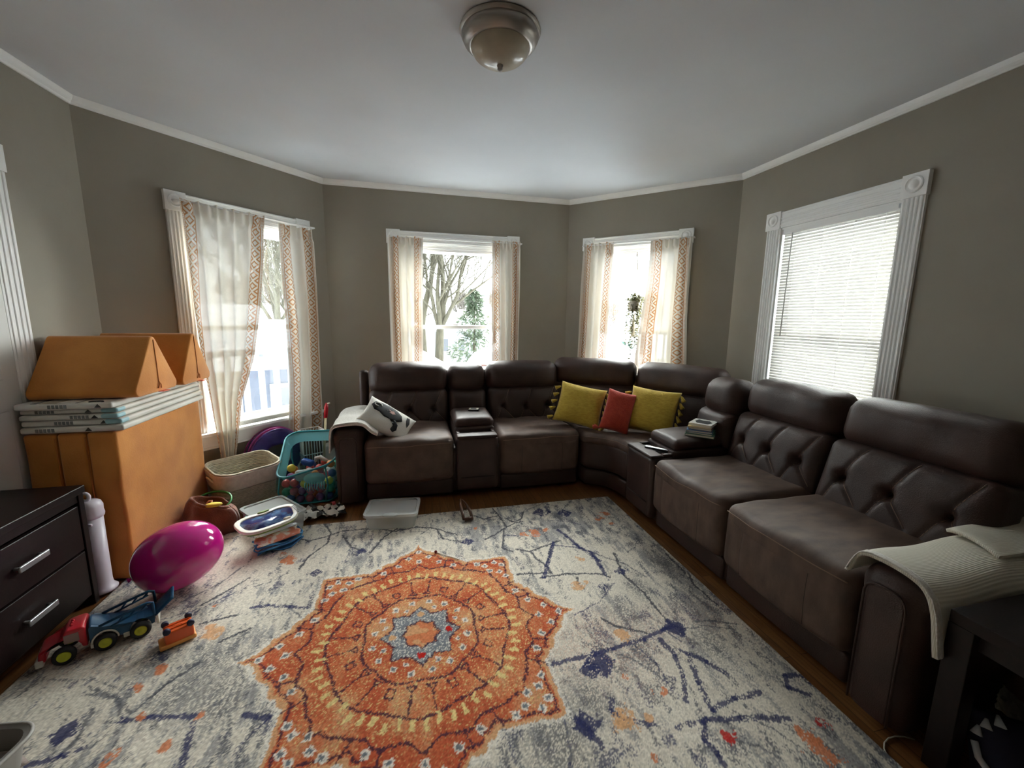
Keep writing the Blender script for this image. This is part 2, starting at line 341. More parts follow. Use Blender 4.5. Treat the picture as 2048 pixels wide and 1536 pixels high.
# ------------------------------------------------------------ curtains
def math_n(N, L, op, a, b=None):
    n = N.new('ShaderNodeMath'); n.operation = op
    for i, q in enumerate((a, b)):
        if q is None: continue
        if isinstance(q, (int, float)): n.inputs[i].default_value = q
        else: L.new(q, n.inputs[i])
    return n.outputs[0]
def curtain_mat(name, Wc, bc=.085, bh=.034, tr=.045):
    m = bpy.data.materials.new(name); m.use_nodes = True; nt = m.node_tree; N = nt.nodes; L = nt.links
    b = N['Principled BSDF']; out = N['Material Output']; b.inputs['Roughness'].default_value = .9; b.inputs['Specular IOR Level'].default_value = .1
    uv = N.new('ShaderNodeUVMap'); uv.uv_map = 'cloth'; sp = N.new('ShaderNodeSeparateXYZ'); L.new(uv.outputs[0], sp.inputs[0]); u, v = sp.outputs[0], sp.outputs[1]
    M_ = lambda op, a, b=None: math_n(N, L, op, a, b)
    e = M_('MINIMUM', u, M_('SUBTRACT', Wc, u))                # distance from the nearer edge
    q = M_('ABSOLUTE', M_('SUBTRACT', e, bc))
    band = M_('LESS_THAN', q, bh)
    fv = M_('ABSOLUTE', M_('SUBTRACT', M_('FRACT', M_('DIVIDE', v, .084)), .5))       # 0..0.5
    dm = M_('ADD', M_('MULTIPLY', fv, 2.0), M_('DIVIDE', q, bh))
    ring = M_('GREATER_THAN', M_('FRACT', M_('MULTIPLY', dm, 1.3)), .60)
    edge = M_('LESS_THAN', M_('ABSOLUTE', M_('SUBTRACT', q, bh*.92)), bh*.10)
    pat = M_('MAXIMUM', ring, edge); pat = M_('MULTIPLY', pat, band)
    e2 = M_('LESS_THAN', M_('ABSOLUTE', M_('SUBTRACT', e, bc-bh*1.4)), bh*.25)
    dots = M_('GREATER_THAN', M_('FRACT', M_('DIVIDE', v, .012)), .5)
    pat2 = M_('MULTIPLY', M_('MULTIPLY', e2, dots), .7); pat = M_('MAXIMUM', pat, pat2)
    wv = N.new('ShaderNodeTexNoise'); wv.inputs['Scale'].default_value = 70; mp = N.new('ShaderNodeMapping'); mp.inputs['Scale'].default_value = (1, 6, 1); L.new(uv.outputs[0], mp.inputs[0]); L.new(mp.outputs[0], wv.inputs['Vector'])
    x0 = N.new('ShaderNodeMix'); x0.data_type = 'RGBA'; x0.inputs[6].default_value = lin((238, 234, 224)); x0.inputs[7].default_value = lin((222, 216, 204)); L.new(wv.outputs[0], x0.inputs[0])
    x = N.new('ShaderNodeMix'); x.data_type = 'RGBA'; x.inputs[7].default_value = lin((190, 128, 66)); L.new(x0.outputs[2], x.inputs[6]); L.new(M_('MULTIPLY', pat, .92), x.inputs[0])
    L.new(x.outputs[2], b.inputs['Base Color'])
    t = N.new('ShaderNodeBsdfTranslucent'); L.new(x.outputs[2], t.inputs[0])
    mx = N.new('ShaderNodeMixShader'); mx.inputs[0].default_value = tr; L.new(b.outputs[0], mx.inputs[1]); L.new(t.outputs[0], mx.inputs[2])
    tp = N.new('ShaderNodeBsdfTransparent'); m3 = N.new('ShaderNodeMixShader'); m3.inputs[0].default_value = .035; L.new(mx.outputs[0], m3.inputs[1]); L.new(tp.outputs[0], m3.inputs[2])
    L.new(m3.outputs[0], out.inputs[0]); return m
M_curt = curtain_mat('embroidered_curtain', 1.0, .20, .085)
M_curtw = curtain_mat('embroidered_curtain_wide', 1.0, .085, .048)
def curtain(k, rows, folds, amp, label, mt=None, d0=.075, seed=1, group='white curtains at the bay windows'):
    """rows: (z, s_left, s_right) from top to bottom"""
    W = WL[k]; rnd = random.Random(seed); ph = rnd.random()*6; rows = sorted(rows, key=lambda r: r[0])
    zs = [r[0] for r in rows]; zb, zt = zs[0], zs[-1]
    def lr(z): return np.interp(z, zs, [r[1] for r in rows]), np.interp(z, zs, [r[2] for r in rows])
    wtop = rows[-1][2]-rows[-1][1]
    A = [rnd.uniform(.6, 1.2) for _ in range(folds*2+4)]
    def pos(i, j):
        z = zt+(zb-zt)*j; l, r = lr(z); drop = j
        u = i+.018*math.sin(9*i+3*j+ph)*min(1, 4*i*(1-i)*4)
        wv = math.sin(2*PI*folds*u+ph+.7*math.sin(2.2*j+ph)); a = A[int(u*folds*2) % len(A)]
        d = d0+amp*(.45+.75*min(1, drop*3))*wv*(.75+.25*a)+.012*math.sin(5*j+4*i+ph)
        if j < .05: d = d0+amp*.55*math.sin(2*PI*folds*2*u+ph)
        zz = z+.006*math.sin(2*PI*folds*u+1)*(1-j)
        return W.p(l+(r-l)*(u+.012*math.cos(2*PI*folds*u+ph)), zz, max(d, .036))
    m = MB(); m.grid(folds*22, 70, pos, uvfn=lambda i, j: (i, j*(zt-zb)))
    o = m.build('curtain', mt or M_curt, angle=80)
    tag(o, label, 'curtain', group); return o
curtain('bay_left', [(2.19, .456, 1.028), (1.86, .465, .992), (1.45, .472, .920), (1.07, .490, .840), (.76, .52, .728), (.36, .545, .66), (.30, .545, .65)], 5, .022, 'wide left curtain of the leftmost window, its embroidered edge swept back to the left', M_curtw, seed=3)
curtain('bay_left', [(2.16, 1.150, 1.452), (1.7, 1.146, 1.458), (1.33, 1.147, 1.459), (.85, 1.136, 1.454), (.45, 1.10, 1.45), (.25, 1.08, 1.42)], 3, .020, 'narrow right curtain of the leftmost window, hanging above the pink pop-up tunnel', seed=5)
curtain('far', [(2.17, .571, .887), (.95, .574, .862), (.80, .575, .862)], 4, .022, 'gathered left curtain of the middle window, showing the tree beside it', seed=8)
curtain('far', [(2.18, 1.574, 1.868), (.92, 1.568, 1.857), (.80, 1.568, 1.857)], 4, .020, 'gathered right curtain of the middle window, nearest the room corner', seed=11)
curtain('bay_right', [(2.17, .215, .530), (1.82, .208, .526), (.96, .186, .515), (.80, .186, .515)], 4, .021, 'left curtain of the window with the hanging plant', seed=14)
curtain('bay_right', [(2.155, .897, 1.259), (1.79, .887, 1.268), (1.41, .850, 1.273), (.97, .812, 1.300), (.80, .80, 1.31)], 4, .022, 'right curtain of the window with the hanging plant, flaring out below', seed=17)
for k, a, b, z, lab in (('bay_left', .44, 1.47, 2.18, 'thin white rod holding the curtains of the leftmost window'), ('far', .56, 1.88, 2.165, 'thin white rod holding the curtains of the middle window'), ('bay_right', .20, 1.27, 2.155, 'thin white rod holding the curtains of the window with the plant')):
    W = WL[k]; t = thing('curtain_rod', lab, 'curtain rod', W.p((a+b)/2, z, .07))
    MB().tube([W.p(a, z, .075), W.p(b, z, .075)], .006, 10).build('rod', M_trim, t)
    for q in (a, b): MB().tube([W.p(q, z, .075), W.p(q, z, .018)], .007, 10).build('bracket', M_trim, t)

# ------------------------------------------------------------ blinds on the right-hand window
W = WL['right']; F = W.M(); a, b = .456, 1.272
bt = thing('window_blind', 'white horizontal slat blind lowered over the right-hand window', 'window blind', W.p(.87, 2.1, .0))
M_slat = mat('blind_slat', (218, 215, 208), .5, translucent=.07)
m = MB(); z = 2.062; i = 0
while z > .60:
    def fn(u, v, z=z):
        q = (v-.5); return W.p(a+.012+(b-a-.024)*u, z+.0125*math.sin(2*q*1.25)-0*q, -.018+.0085*math.cos(q*2.6)-.009*q)
    m.grid(8, 4, fn); z -= .0215
m.build('slats', M_slat, bt)
MB().box((a+.004, .002, 2.068), (b-.004, .034, 2.108), F).build('headrail', M_trim, bt, smooth=False, bevel=.003)
MB().rbox(((a+b)/2, .018, .590), (b-a-.02, .022, .014), .004, (1, 1, 1), M=F).build('bottom_rail', M_trim, bt)
for q in (.15, .40, .66, .88): MB().tube([W.p(a+(b-a)*q, 2.07, -.006), W.p(a+(b-a)*q, .59, -.006)], .0011, 6).build('ladder_cord', M_trim, bt)
MB().tube([W.p(a+.092, 2.07, .004), W.p(a+.088, 1.30, .008)], .0042, 8).build('tilt_wand', mat('clear_wand', (190, 190, 186), .2), bt)
MB().box((b-.030, -.004, 2.078), (b-.008, .0, 2.102), F).build('end_bracket', M_steel, bt, smooth=False)
# sash lines outside are real; grey drawn shade behind the lower sash comes from the meeting rail

# ------------------------------------------------------------ sectional sofa
sofa = thing('sectional_sofa', 'large dark brown leather reclining corner sofa under the windows', 'sofa', (1.7, 3.2, 0))
def crease(p, tufts, segs, st, sl, wt, wl):
    D = 0
    for (x, z) in tufts:
        d2 = (p[0]-x)**2+(p[2]-z)**2; D += wt*math.exp(-d2/(st*st))
    for (x0, z0, x1, z1) in segs:
        dx, dz = x1-x0, z1-z0; t = max(0, min(1, ((p[0]-x0)*dx+(p[2]-z0)*dz)/(dx*dx+dz*dz)))
        d2 = (p[0]-x0-t*dx)**2+(p[2]-z0-t*dz)**2; D += wl*math.exp(-d2/(sl*sl))
    return D
def wr(p, s, a): return a*mnoise.noise(Vector((p[0]*s, p[1]*s, p[2]*s)))
def back_unit(T, w_, tuft, seed, ztop=1.01, yb=.66, headrest=True, low=.40, tilt=9, hb=.055):
    """T places x 0..w, y depth from the seat front, z up"""
    hz = ztop-.245; cx_ = w_/2; off = seed*7.3
    # lower back
    h = hz-low; hw = (w_-.012)/2
    tz = .01; tufts = [(-.31*w_, tz), (0, tz-.0), (.31*w_, tz)] if tuft else []
    segs = []
    for (x, z) in tufts:
        segs += [(x, z, x+.075, h/2), (x, z, x-.085, -h/2), (x, z, x-.07*1, z+.0) if 0 else (x, z, x+.15*w_, z-.6*h/2)]
    def fn(p):
        p = p.copy(); e = (1-(p[0]/hw)**4)*(1-(p[2]/(h/2))**4)
        if p[1] < 0:
            p[1] -= .035*max(e, 0)
            if tuft: p[1] += crease(p, tufts, segs, .030, .011, .040, .011)*max(0, min(1, e*4))
            p[1] += wr(p+Vector((off, 0, 0)), 9, .006)*max(e, 0)
        return p
    M = T @ Tr(cx_, yb, low+h/2) @ Rx(-tilt)
    o = MB().rbox((0, 0, 0), (w_-.012, .20, h+.03), .055, (64, 3, 34) if tuft else (20, 3, 14), fn, M).build('backrest', M_leather, sofa)
    if tuft:
        m = MB()
        for (x0, z0, x1, z1) in segs:
            pts = []
            for i in range(15):
                t = i/14; q = Vector((x0+(x1-x0)*t, -.1, z0+(z1-z0)*t)); q[2] = max(-h/2+.012, min(h/2-.01, q[2])); q = fn(q); q[1] -= .0005; pts.append(tuple(q))
            m.tube(pts, .0019, 5, M=M)
        m.build('stitching', M_seam, o)
    if headrest:
        hh = .275
        def f2(p):
            p = p.copy(); e = max(0, (1-(p[0]/hw)**6)*(1-(p[2]/(hh/2))**2))
            if p[1] < 0: p[1] -= .030*e-wr(p+Vector((off, 3, 0)), 8, .008)
            if p[2] > 0: p[2] += .008*(1-(p[0]/hw)**2)+wr(p+Vector((off, 9, 0)), 7, .007)
            # gather wrinkles near the ends of the top seam
            g = math.exp(-((abs(p[0])-hw+.02)/.05)**2)*max(0, p[2]/(hh/2))
            p[1] += .004*g*math.sin(p[2]*160)
            return p
        m2 = T @ Tr(cx_, yb+hb, hz+hh/2-.03) @ Rx(-6)
        MB().rbox((0, 0, 0), (w_-.006, .215, hh), .095, (30, 4, 12), f2, m2, k=4).build('headrest', M_leather, sofa)
def seat_unit(T, w_, seed):
    hw = (w_-.012)/2; off = seed*3.1
    MB().rbox((0, 0, 0), (w_-.02, .85, .13), .02, (6, 6, 2), None, T @ Tr(w_/2, .475, .095)).build('base_panel', M_leather, sofa)
    def fp(p):
        p = p.copy(); q = (1-(p[0]/hw)**2)
        if p[1] < 0: p[1] -= .030*q+.012*(1-(p[2]/.15)**2)*q
        if p[1] < 0: p[1] += .0035*(math.exp(-((p[0]+.17)/.006)**2)+math.exp(-((p[0]-.17)/.006)**2))+wr(p+Vector((off, 0, 0)), 8, .004)
        return p
    o = MB().rbox((0, 0, 0), (w_-.012, .30, .305), .05, (44, 6, 8), fp, T @ Tr(w_/2, .16, .312)).build('footrest', M_suede, sofa)
    for sx in (-.17, .17): MB().tube([tuple(fp(Vector((sx, -.15, -.12+.24*i/12)))) for i in range(13)], .0018, 5, M=T @ Tr(w_/2, .16, .312)).build('stitching', M_seamdark, o)
    def fs(p):
        p = p.copy(); q = (1-(p[0]/hw)**2)
        if p[2] > 0: p[2] += .012*q+.010*math.sin((p[1]+.3)*4)*q+wr(p+Vector((off, 5, 0)), 7, .012)-.012*math.exp(-(p[0]/.25)**2-((p[1])/.2)**2)
        if p[1] < -.15: p[1] -= .040*q
        return p
    MM = T @ Tr(w_/2, .372, .440)
    o = MB().rbox((0, 0, 0), (w_-.010, .72, .12), .052, (30, 26, 3), fs, MM, k=4).build('seat_cushion', M_suede, sofa)
    pts = [tuple(fs(Vector((-hw+.02+2*(hw-.02)*i/30, -.357, .018)))) for i in range(31)]
    MB().tube(pts, .0030, 6, M=MM).build('stitching', M_seam, o)
TB = Tr(0, 3.075, 0)
def mod_B(x): return Tr(x, 3.075, 0)
def mod_D(y): return Tr(1.535, y, 0) @ Rz(-90)
body = MB()
body.box((-.36, 3.14, .035), (1.35, 3.98, .40)); body.box((-.375, 3.84, .035), (1.35, 4.08, .93))
body.box((1.60, 2.70, .035), (2.44, 1.05, .40)); body.box((2.30, 2.70, .035), (2.55, 1.05, .93))
body.build('frame', M_leather, sofa, bevel=.02)
seat_unit(mod_B(-.375), .675, 1); back_unit(mod_B(-.385), .685, True, 1)
seat_unit(mod_B(.655), .690, 2); back_unit(mod_B(.655), .70, True, 2)
seat_unit(mod_D(2.345), .655, 3); back_unit(mod_D(2.35), .66, True, 3, ztop=1.03, yb=.69, tilt=15, hb=.10)
seat_unit(mod_D(1.690), .655, 4); back_unit(mod_D(1.695), .70, True, 4, ztop=1.03, yb=.69, tilt=15, hb=.10)
def console(T, w_, seed):
    MB().rbox((0, 0, 0), (w_-.014, .86, .44), .035, (8, 10, 6), None, T @ Tr(w_/2, .44, .275)).build('console_body', M_leather, sofa)
    MB().tube([(w_*.12, .006, .17), (w_*.88, .006, .17)], .004, 6, M=T).build('console_seam', M_seamdark, sofa)
    t = MB(); x0, x1 = .02, w_-.02; t.rbox((w_/2, .055, .497), (w_-.03, .10, .022), .01, (4, 3, 1), M=T)
    t.box((x0, .10, .488), (x0+.028, .46, .512), T); t.box((x1-.028, .10, .488), (x1, .46, .512), T)
    t.build('console_rim', M_leather, sofa, bevel=.006)
    MB().box((x0+.028, .095, .489), (x1-.028, .46, .497), T).build('console_tray', M_plastic_dark, sofa, smooth=False)
    MB().rbox((0, 0, 0), (w_-.024, .46, .08), .02, (4, 6, 2), None, T @ Tr(w_/2, .40, .495)).build('console_shelf', M_leather, sofa)
    def fl(p):
        p = p.copy()
        if p[2] > 0: p[2] += .016*(1-(p[0]/(w_/2))**2)*(1-(p[1]/.19)**2)
        return p
    MB().rbox((0, 0, 0), (w_-.02, .385, .085), .04, (12, 12, 3), fl, T @ Tr(w_/2, .375, .566) @ Rx(2), k=4).build('console_lid', M_leather, sofa)
    back_unit(T, w_, False, seed, ztop=.995, yb=.68, low=.50)
console(mod_B(.302), .35, 6); console(mod_D(2.70), .35, 7)
# corner wedge
wedge = [(1.352, 3.06), (1.42, 3.025), (1.50, 2.955), (1.552, 2.86), (1.568, 2.705), (2.33, 2.705), (2.25, 3.1), (2.0, 3.45), (1.70, 3.68), (1.352, 3.78)]
def shrink(poly, d):
    c = Vector((sum(p[0] for p in poly)/len(poly), sum(p[1] for p in poly)/len(poly))); return [tuple(Vector(p)+(c-Vector(p)).normalized()*d) for p in poly]
MB().prism(shrink(wedge, .03), .035, .17).build('base_panel', M_leather, sofa, bevel=.02, seg=3)
MB().prism(shrink(wedge, .010), .175, .43).build('wedge_body', M_leather, sofa, bevel=.045, seg=5)
sw = MB().prism(wedge, .385, .487).build('seat_cushion', M_suede, sofa, bevel=.048, seg=6)
MB().tube([(1.36, 3.052, .458), (1.43, 3.018, .457), (1.505, 2.952, .457), (1.556, 2.86, .458), (1.57, 2.72, .458)], .0024, 6).build('stitching', M_seam, sw)
MB().prism([(1.352, 3.78), (1.352, 4.08), (1.70, 3.95), (2.10, 3.63), (2.42, 3.20), (2.55, 2.705), (2.40, 2.705), (2.0, 3.4)], .035, .90).build('corner_back', M_leather, sofa, bevel=.02, seg=3)
T1 = Tr(1.352, 3.86, 0) @ Rz(-32) @ Tr(0, -.70, 0); back_unit(T1, .80, False, 8, ztop=1.035, low=.44)
T2 = Tr(2.045, 3.435, 0) @ Rz(-60.5) @ Tr(0, -.70, 0); back_unit(T2, .80, False, 9, ztop=1.03, low=.44)
# arms
def arm(T, w_, L_, zt, outer):
    """x 0..w, y 0..L; panel on the front"""
    def fn(p):
        p = p.copy()
        hh_ = (zt-.035)/2-.075
        if p[2] < -hh_: p[2] = -(hh_+.063)-(-hh_-p[2])*.16
        if p[2] > .1: p[0] *= 1.0+.10*min(1, (p[2]-.1)/.1)
        if p[1] < 0: p[1] -= .006*(1-(p[0]/(w_/2))**2)
        return p
    h = zt-.035
    o = MB().rbox((0, 0, 0), (w_, L_, h), .075, (8, 16, 12), fn, T @ Tr(w_/2, L_/2, .035+h/2), k=4).build('armrest', M_leather, sofa)
    x0, x1 = .036, w_-.03; r = .045; z1 = zt-.055
    path = [(x0, .05)]+[(x0, z1-r)]+[(x0+r-r*math.cos(a), z1-r+r*math.sin(a)) for a in (PI/6, PI/3, PI/2)]+[(x1-r+r*math.cos(a), z1-r+r*math.sin(a)) for a in (PI/2, PI/3, PI/6, 0)]+[(x1, .05)]
    MB().prism([(p_[0]+.006 if p_[0] < w_/2 else p_[0]-.006, p_[1]) for p_ in path], 0, .012, T @ Tr(0, .006, 0) @ Rx(90)).build('arm_panel', M_leather, o, bevel=.006, seg=3)
    MB().tube([(x, -.008, z) for x, z in path], .0045, 6, M=T).build('piping', M_leather, o)
arm(Tr(-.575, 3.085, 0), .195, .93, .60, 0)
arm(Tr(1.545, 1.035, 0) @ Rz(-90), .195, .95, .585, 1)
for x, y in ((-.5, 3.2), (-.5, 3.9), (.25, 3.2), (1.2, 3.2), (1.7, 1.0), (1.7, 2.3), (2.4, 1.0), (2.4, 2.3)):
    MB().lathe([(0, 0), (.022, 0), (.025, .04), (0, .04)], (x, y, 0), 12).build('foot', M_dark, sofa)
MB().rbox((0, 0, 0), (.07, .17, .40), .03, (3, 4, 6), None, Tr(-.43, 3.86, .74) @ Rx(-6)).build('side_wing', M_leather, sofa)

# ------------------------------------------------------------ rug (woven pattern stored as yarn colour per tuft)
RL_navy = [[(0.51,1.41), (0.70,1.42), (0.81,1.43), (0.97,1.45), (1.09,1.48), (1.15,1.49)], [(1.04,1.43), (1.05,1.34), (1.02,1.24), (0.96,1.14)], [(1.09,1.36), (1.16,1.28), (1.20,1.21)], [(1.11,1.33), (1.06,1.20), (1.03,1.09)], [(1.03,1.09), (1.15,1.11), (1.26,1.11)], [(0.87,1.06), (0.99,1.06), (1.11,1.04), (1.28,1.00)], [(0.97,1.06), (0.93,1.00), (0.94,0.95), (0.94,0.92)], [(0.69,1.21), (0.67,1.17), (0.70,1.13), (0.79,1.09)], [(0.53,1.17), (0.56,1.13), (0.58,1.06)], [(0.96,2.25), (1.03,2.13), (1.02,1.99), (1.01,1.91)], [(1.42,1.15), (1.39,1.10), (1.44,1.06)], [(1.42,1.15), (1.49,1.14), (1.49,1.10)], [(-0.79,2.05), (-0.72,2.05), (-0.54,1.99)], [(-0.62,1.45), (-0.52,1.41)], [(0.92,2.44), (0.95,2.34), (0.98,2.21), (1.02,2.10), (1.04,2.05)], [(0.84,2.30), (0.74,2.10), (0.67,1.97)], [(-1.04,1.52), (-0.94,1.51), (-0.78,1.48)], [(-0.78,1.45), (-0.74,1.30)], [(-1.08,1.44), (-1.13,1.42), (-1.21,1.41)]]
RL_grey = [[(1.16,2.10), (1.11,1.89), (1.14,1.74), (1.14,1.50)], [(0.65,1.97), (0.81,1.97), (0.99,1.93), (1.03,1.89)], [(0.85,1.93), (0.83,1.87), (0.85,1.83)], [(1.48,1.84), (1.44,1.73), (1.45,1.57)], [(1.47,2.03), (1.46,1.83)], [(0.84,1.61), (0.88,1.55), (1.00,1.48)], [(-0.63,2.88), (-0.55,2.72), (-0.55,2.59), (-0.63,2.45), (-0.65,2.34)], [(-0.76,2.71), (-0.67,2.64), (-0.58,2.67), (-0.48,2.73), (-0.28,2.72)], [(-0.47,2.67), (-0.40,2.51), (-0.32,2.45)], [(-0.28,2.42), (-0.21,2.59), (-0.13,2.69)], [(-0.28,2.72), (-0.14,2.65), (0.00,2.68), (0.12,2.63), (0.25,2.52)], [(0.12,2.63), (0.16,2.49), (0.29,2.41)], [(-1.04,2.12), (-0.98,2.19), (-0.89,2.31)], [(-0.98,1.98), (-0.89,2.00), (-0.83,2.01)], [(0.55,2.84), (0.58,2.68), (0.59,2.55)], [(0.59,2.55), (0.51,2.48), (0.42,2.42)], [(0.61,2.68), (0.65,2.61), (0.71,2.63), (0.76,2.74)], [(0.57,2.53), (0.51,2.30), (0.56,2.25)], [(0.59,2.27), (0.67,2.23), (0.83,2.29), (0.89,2.31)], [(0.67,2.23), (0.68,2.15), (0.72,2.06), (0.72,2.00)], [(0.83,2.29), (0.75,2.13), (0.71,2.06)], [(0.50,2.03), (0.72,2.00)], [(-0.85,1.84), (-0.80,1.87), (-0.75,1.90)], [(-0.98,1.60), (-0.95,1.66), (-0.88,1.74)], [(0.59,2.55), (0.66,2.59), (0.72,2.60)], [(0.40,2.76), (0.46,2.69), (0.56,2.72)]]
RB_navy = [(1.15,1.48,0.05), (0.31,2.42,0.035), (1.05,2.66,0.05), (0.89,2.70,0.06), (0.56,1.14,0.045), (-0.55,2.28,0.03), (-0.33,2.45,0.028), (0.96,1.82,0.03), (1.11,1.93,0.03), (0.72,1.37,0.06), (-1.18,1.51,0.04), (0.67,1.35,0.04)]
RB_grey = [(1.40,1.94,0.1), (1.14,1.77,0.08), (1.25,1.36,0.08), (-0.84,1.73,0.12), (0.44,1.12,0.15), (-0.73,1.54,0.12), (0.62,1.24,0.08), (0.88,2.85,0.07), (0.97,1.62,0.08), (-0.89,1.58,0.1), (0.63,2.11,0.04)]
RB_orange = [(0.76,2.44,0.045), (0.69,2.43,0.03), (0.84,2.46,0.02), (0.38,2.57,0.013), (1.34,2.59,0.035), (1.27,2.53,0.025), (1.33,2.45,0.022), (-0.73,2.45,0.04), (-0.78,2.52,0.02), (-0.97,2.10,0.025), (1.29,0.89,0.05), (1.30,0.93,0.035), (0.73,0.97,0.02), (0.89,1.19,0.018), (0.79,1.30,0.016), (-1.02,1.73,0.022), (-0.98,1.38,0.03), (-0.96,1.52,0.012), (-0.83,1.38,0.012), (-1.06,1.65,0.012), (-0.77,1.47,0.01), (-1.27,2.58,0.012)]
RB_tan = [(-0.90,1.91,0.05), (0.84,1.86,0.035), (0.95,2.09,0.025), (0.88,1.49,0.04), (0.71,1.13,0.05), (0.68,1.12,0.04), (0.77,1.11,0.02)]
RB_red = [(1.39,0.96,0.018), (1.03,0.99,0.014)]
def make_rug():
    X0, X1, Y0, Y1, st = -1.53, 1.50, .50, 2.865, .0046
    nx = int((X1-X0)/st); ny = int((Y1-Y0)/st); rs = np.random.RandomState(4)
    xs = np.linspace(X0, X1, nx); ys = np.linspace(Y0, Y1, ny); X, Y = np.meshgrid(xs, ys)
    def vn(sx, sy, seed):
        r = np.random.RandomState(seed); gx = int((X1-X0)/sx)+4; gy = int((Y1-Y0)/sy)+4; g = r.rand(gy, gx)
        u = (X-X0)/sx+.5; v = (Y-Y0)/sy+.5; i = np.floor(u).astype(int); j = np.floor(v).astype(int); fu = u-i; fv = v-j
        fu = fu*fu*(3-2*fu); fv = fv*fv*(3-2*fv)
        return (g[j, i]*(1-fu)+g[j, i+1]*fu)*(1-fv)+(g[j+1, i]*(1-fu)+g[j+1, i+1]*fu)*fv
    def srgb(c): return np.array(lin(c)[:3])
    cream, grey, dgrey, navy = srgb((212, 204, 190)), srgb((146, 144, 144)), srgb((94, 95, 103)), srgb((50, 54, 92))
    orange, rust, tan, pale, red = srgb((204, 124, 84)), srgb((184, 86, 58)), srgb((208, 162, 120)), srgb((222, 204, 142)), srgb((190, 40, 34))
    plum = srgb((74, 46, 62)); white = srgb((226, 220, 210)); slate = srgb((116, 120, 126))
    # jittered coordinates make every edge fray like cut pile
    jx = (vn(.012, .02, 1)-.5)*.009+(rs.rand(*X.shape)-.5)*.006; jy = (vn(.014, .03, 2)-.5)*.009+(rs.rand(*X.shape)-.5)*.007
    XJ, YJ = X+jx, Y+jy
    C = np.ones(X.shape+(3,))*cream
    def put(mask, col):
        C[:] = C*(1-mask[..., None])+col*mask[..., None]
    streak = vn(.03, .10, 5)*.5+vn(.012, .05, 6)*.3+rs.rand(*X.shape)*.30
    big = vn(.35, .45, 7)*.6+vn(.14, .2, 8)*.4
    put(np.clip((streak-.67+.75*(big-.44))*9, 0, 1)*.85, grey)
    put(np.clip((vn(.022, .05, 9)+rs.rand(*X.shape)*.5-1.02+.6*(big-.5))*8, 0, 1)*.85, dgrey)
    put(np.clip((vn(.03, .07, 10)+rs.rand(*X.shape)*.35-1.11+.3*(vn(.3, .3, 11)-.4))*12, 0, 1)*.8, navy)
    put(np.clip((vn(.5, .4, 12)-.62)*4, 0, 1)*np.clip((rs.rand(*X.shape)-.45)*4, 0, 1)*.45, srgb((196, 160, 140)))
    def seg(p, q, A, B):
        dx, dy = q[0]-p[0], q[1]-p[1]; t = np.clip(((A-p[0])*dx+(B-p[1])*dy)/(dx*dx+dy*dy+1e-9), 0, 1)
        return np.hypot(A-p[0]-t*dx, B-p[1]-t*dy)
    def line(pl, wd, col, dens=.9, A=None, B=None, brk=.3):
        A = XJ if A is None else A; B = YJ if B is None else B
        for p, q in zip(pl, pl[1:]):
            x0 = max(0, int((min(p[0], q[0])-.05-X0)/st)); x1 = int((max(p[0], q[0])+.05-X0)/st)+1
            y0 = max(0, int((min(p[1], q[1])-.05-Y0)/st)); y1 = int((max(p[1], q[1])+.05-Y0)/st)+1
            if x1 <= x0 or y1 <= y0: continue
            sl = (slice(y0, y1), slice(x0, x1)); a = A[sl]
            if a.size == 0: continue
            m = (seg(p, q, a, B[sl]) < wd)*((streak[sl]+rs.rand(*a.shape)*.5) > brk)*dens
            C[sl] = C[sl]*(1-m[..., None])+col*m[..., None]
    # faint lattice of random rays, then the lines read off the rug
    for i in range(80):
        x, y = rs.uniform(X0, X1), rs.uniform(Y0, Y1); a = rs.choice([rs.uniform(60, 120), rs.uniform(20, 60), rs.uniform(120, 160)])*PI/180; l = rs.uniform(.12, .4)
        line([(x, y), (x+l*.5*math.cos(a)+.01, y+l*.5*math.sin(a)), (x+l*math.cos(a+.15), y+l*math.sin(a+.15))], rs.choice([.003, .004, .006]), [dgrey, dgrey, navy][rs.randint(3)], .8, brk=.5)
    for x, y, r in RB_grey: put(np.clip(1.3-np.hypot(XJ-x, (YJ-y)*.7)/r, 0, 1)*(rs.rand(*X.shape) > .42)*.85, grey*.62)
    for pl in RL_grey: line(pl, .0065, dgrey*.7, .92)
    for pl in RL_navy: line(pl, .0105, navy, .85, brk=.55)
    for x, y, r in RB_navy: put((np.abs(XJ-x)*.8+np.abs(YJ-y)*.8 < r)*((streak+rs.rand(*X.shape)*.4) > .55)*.9, navy)
    for L_, col in ((RB_orange, orange), (RB_tan, tan), (RB_red, red)):
        for x, y, r in L_: put((np.hypot(XJ-x, YJ-y)+(vn(.03, .04, 21)-.5)*.05 < r)*((vn(.02, .03, 22)+rs.rand(*X.shape)*.5) > .55)*.9, col)
    # medallion
    A_, B_ = XJ-.005, (YJ-1.70)*.985; th = np.degrees(np.arctan2(np.abs(B_), np.abs(A_))); th = np.where(th > 45, 90-th, th); rr = np.hypot(A_, B_)
    Rt = [0, 1, 3, 6.5, 9, 11, 14.5, 16, 20, 21.4, 24, 26, 28, 31, 34, 36, 38, 40, 42, 45]
    Rv = [.742, .70, .668, .648, .642, .622, .590, .596, .594, .572, .578, .566, .562, .587, .606, .618, .634, .652, .682, .708]
    ro = np.interp(th, Rt, Rv); inside = rr < ro
    thf = np.degrees(np.arctan2(B_, A_)); big2 = vn(.10, .12, 31)*.55+vn(.03, .05, 32)*.25+rs.rand(*X.shape)*.3
    put((rr < ro+.022)*(rr >= ro)*.75*(rs.rand(*X.shape) > .25), white); 
    put(inside*1.0, orange); put(inside*np.clip((big2-.53)*6, 0, 1)*.85, rust); put(inside*np.clip((.50-big2)*5, 0, 1)*.9, tan)
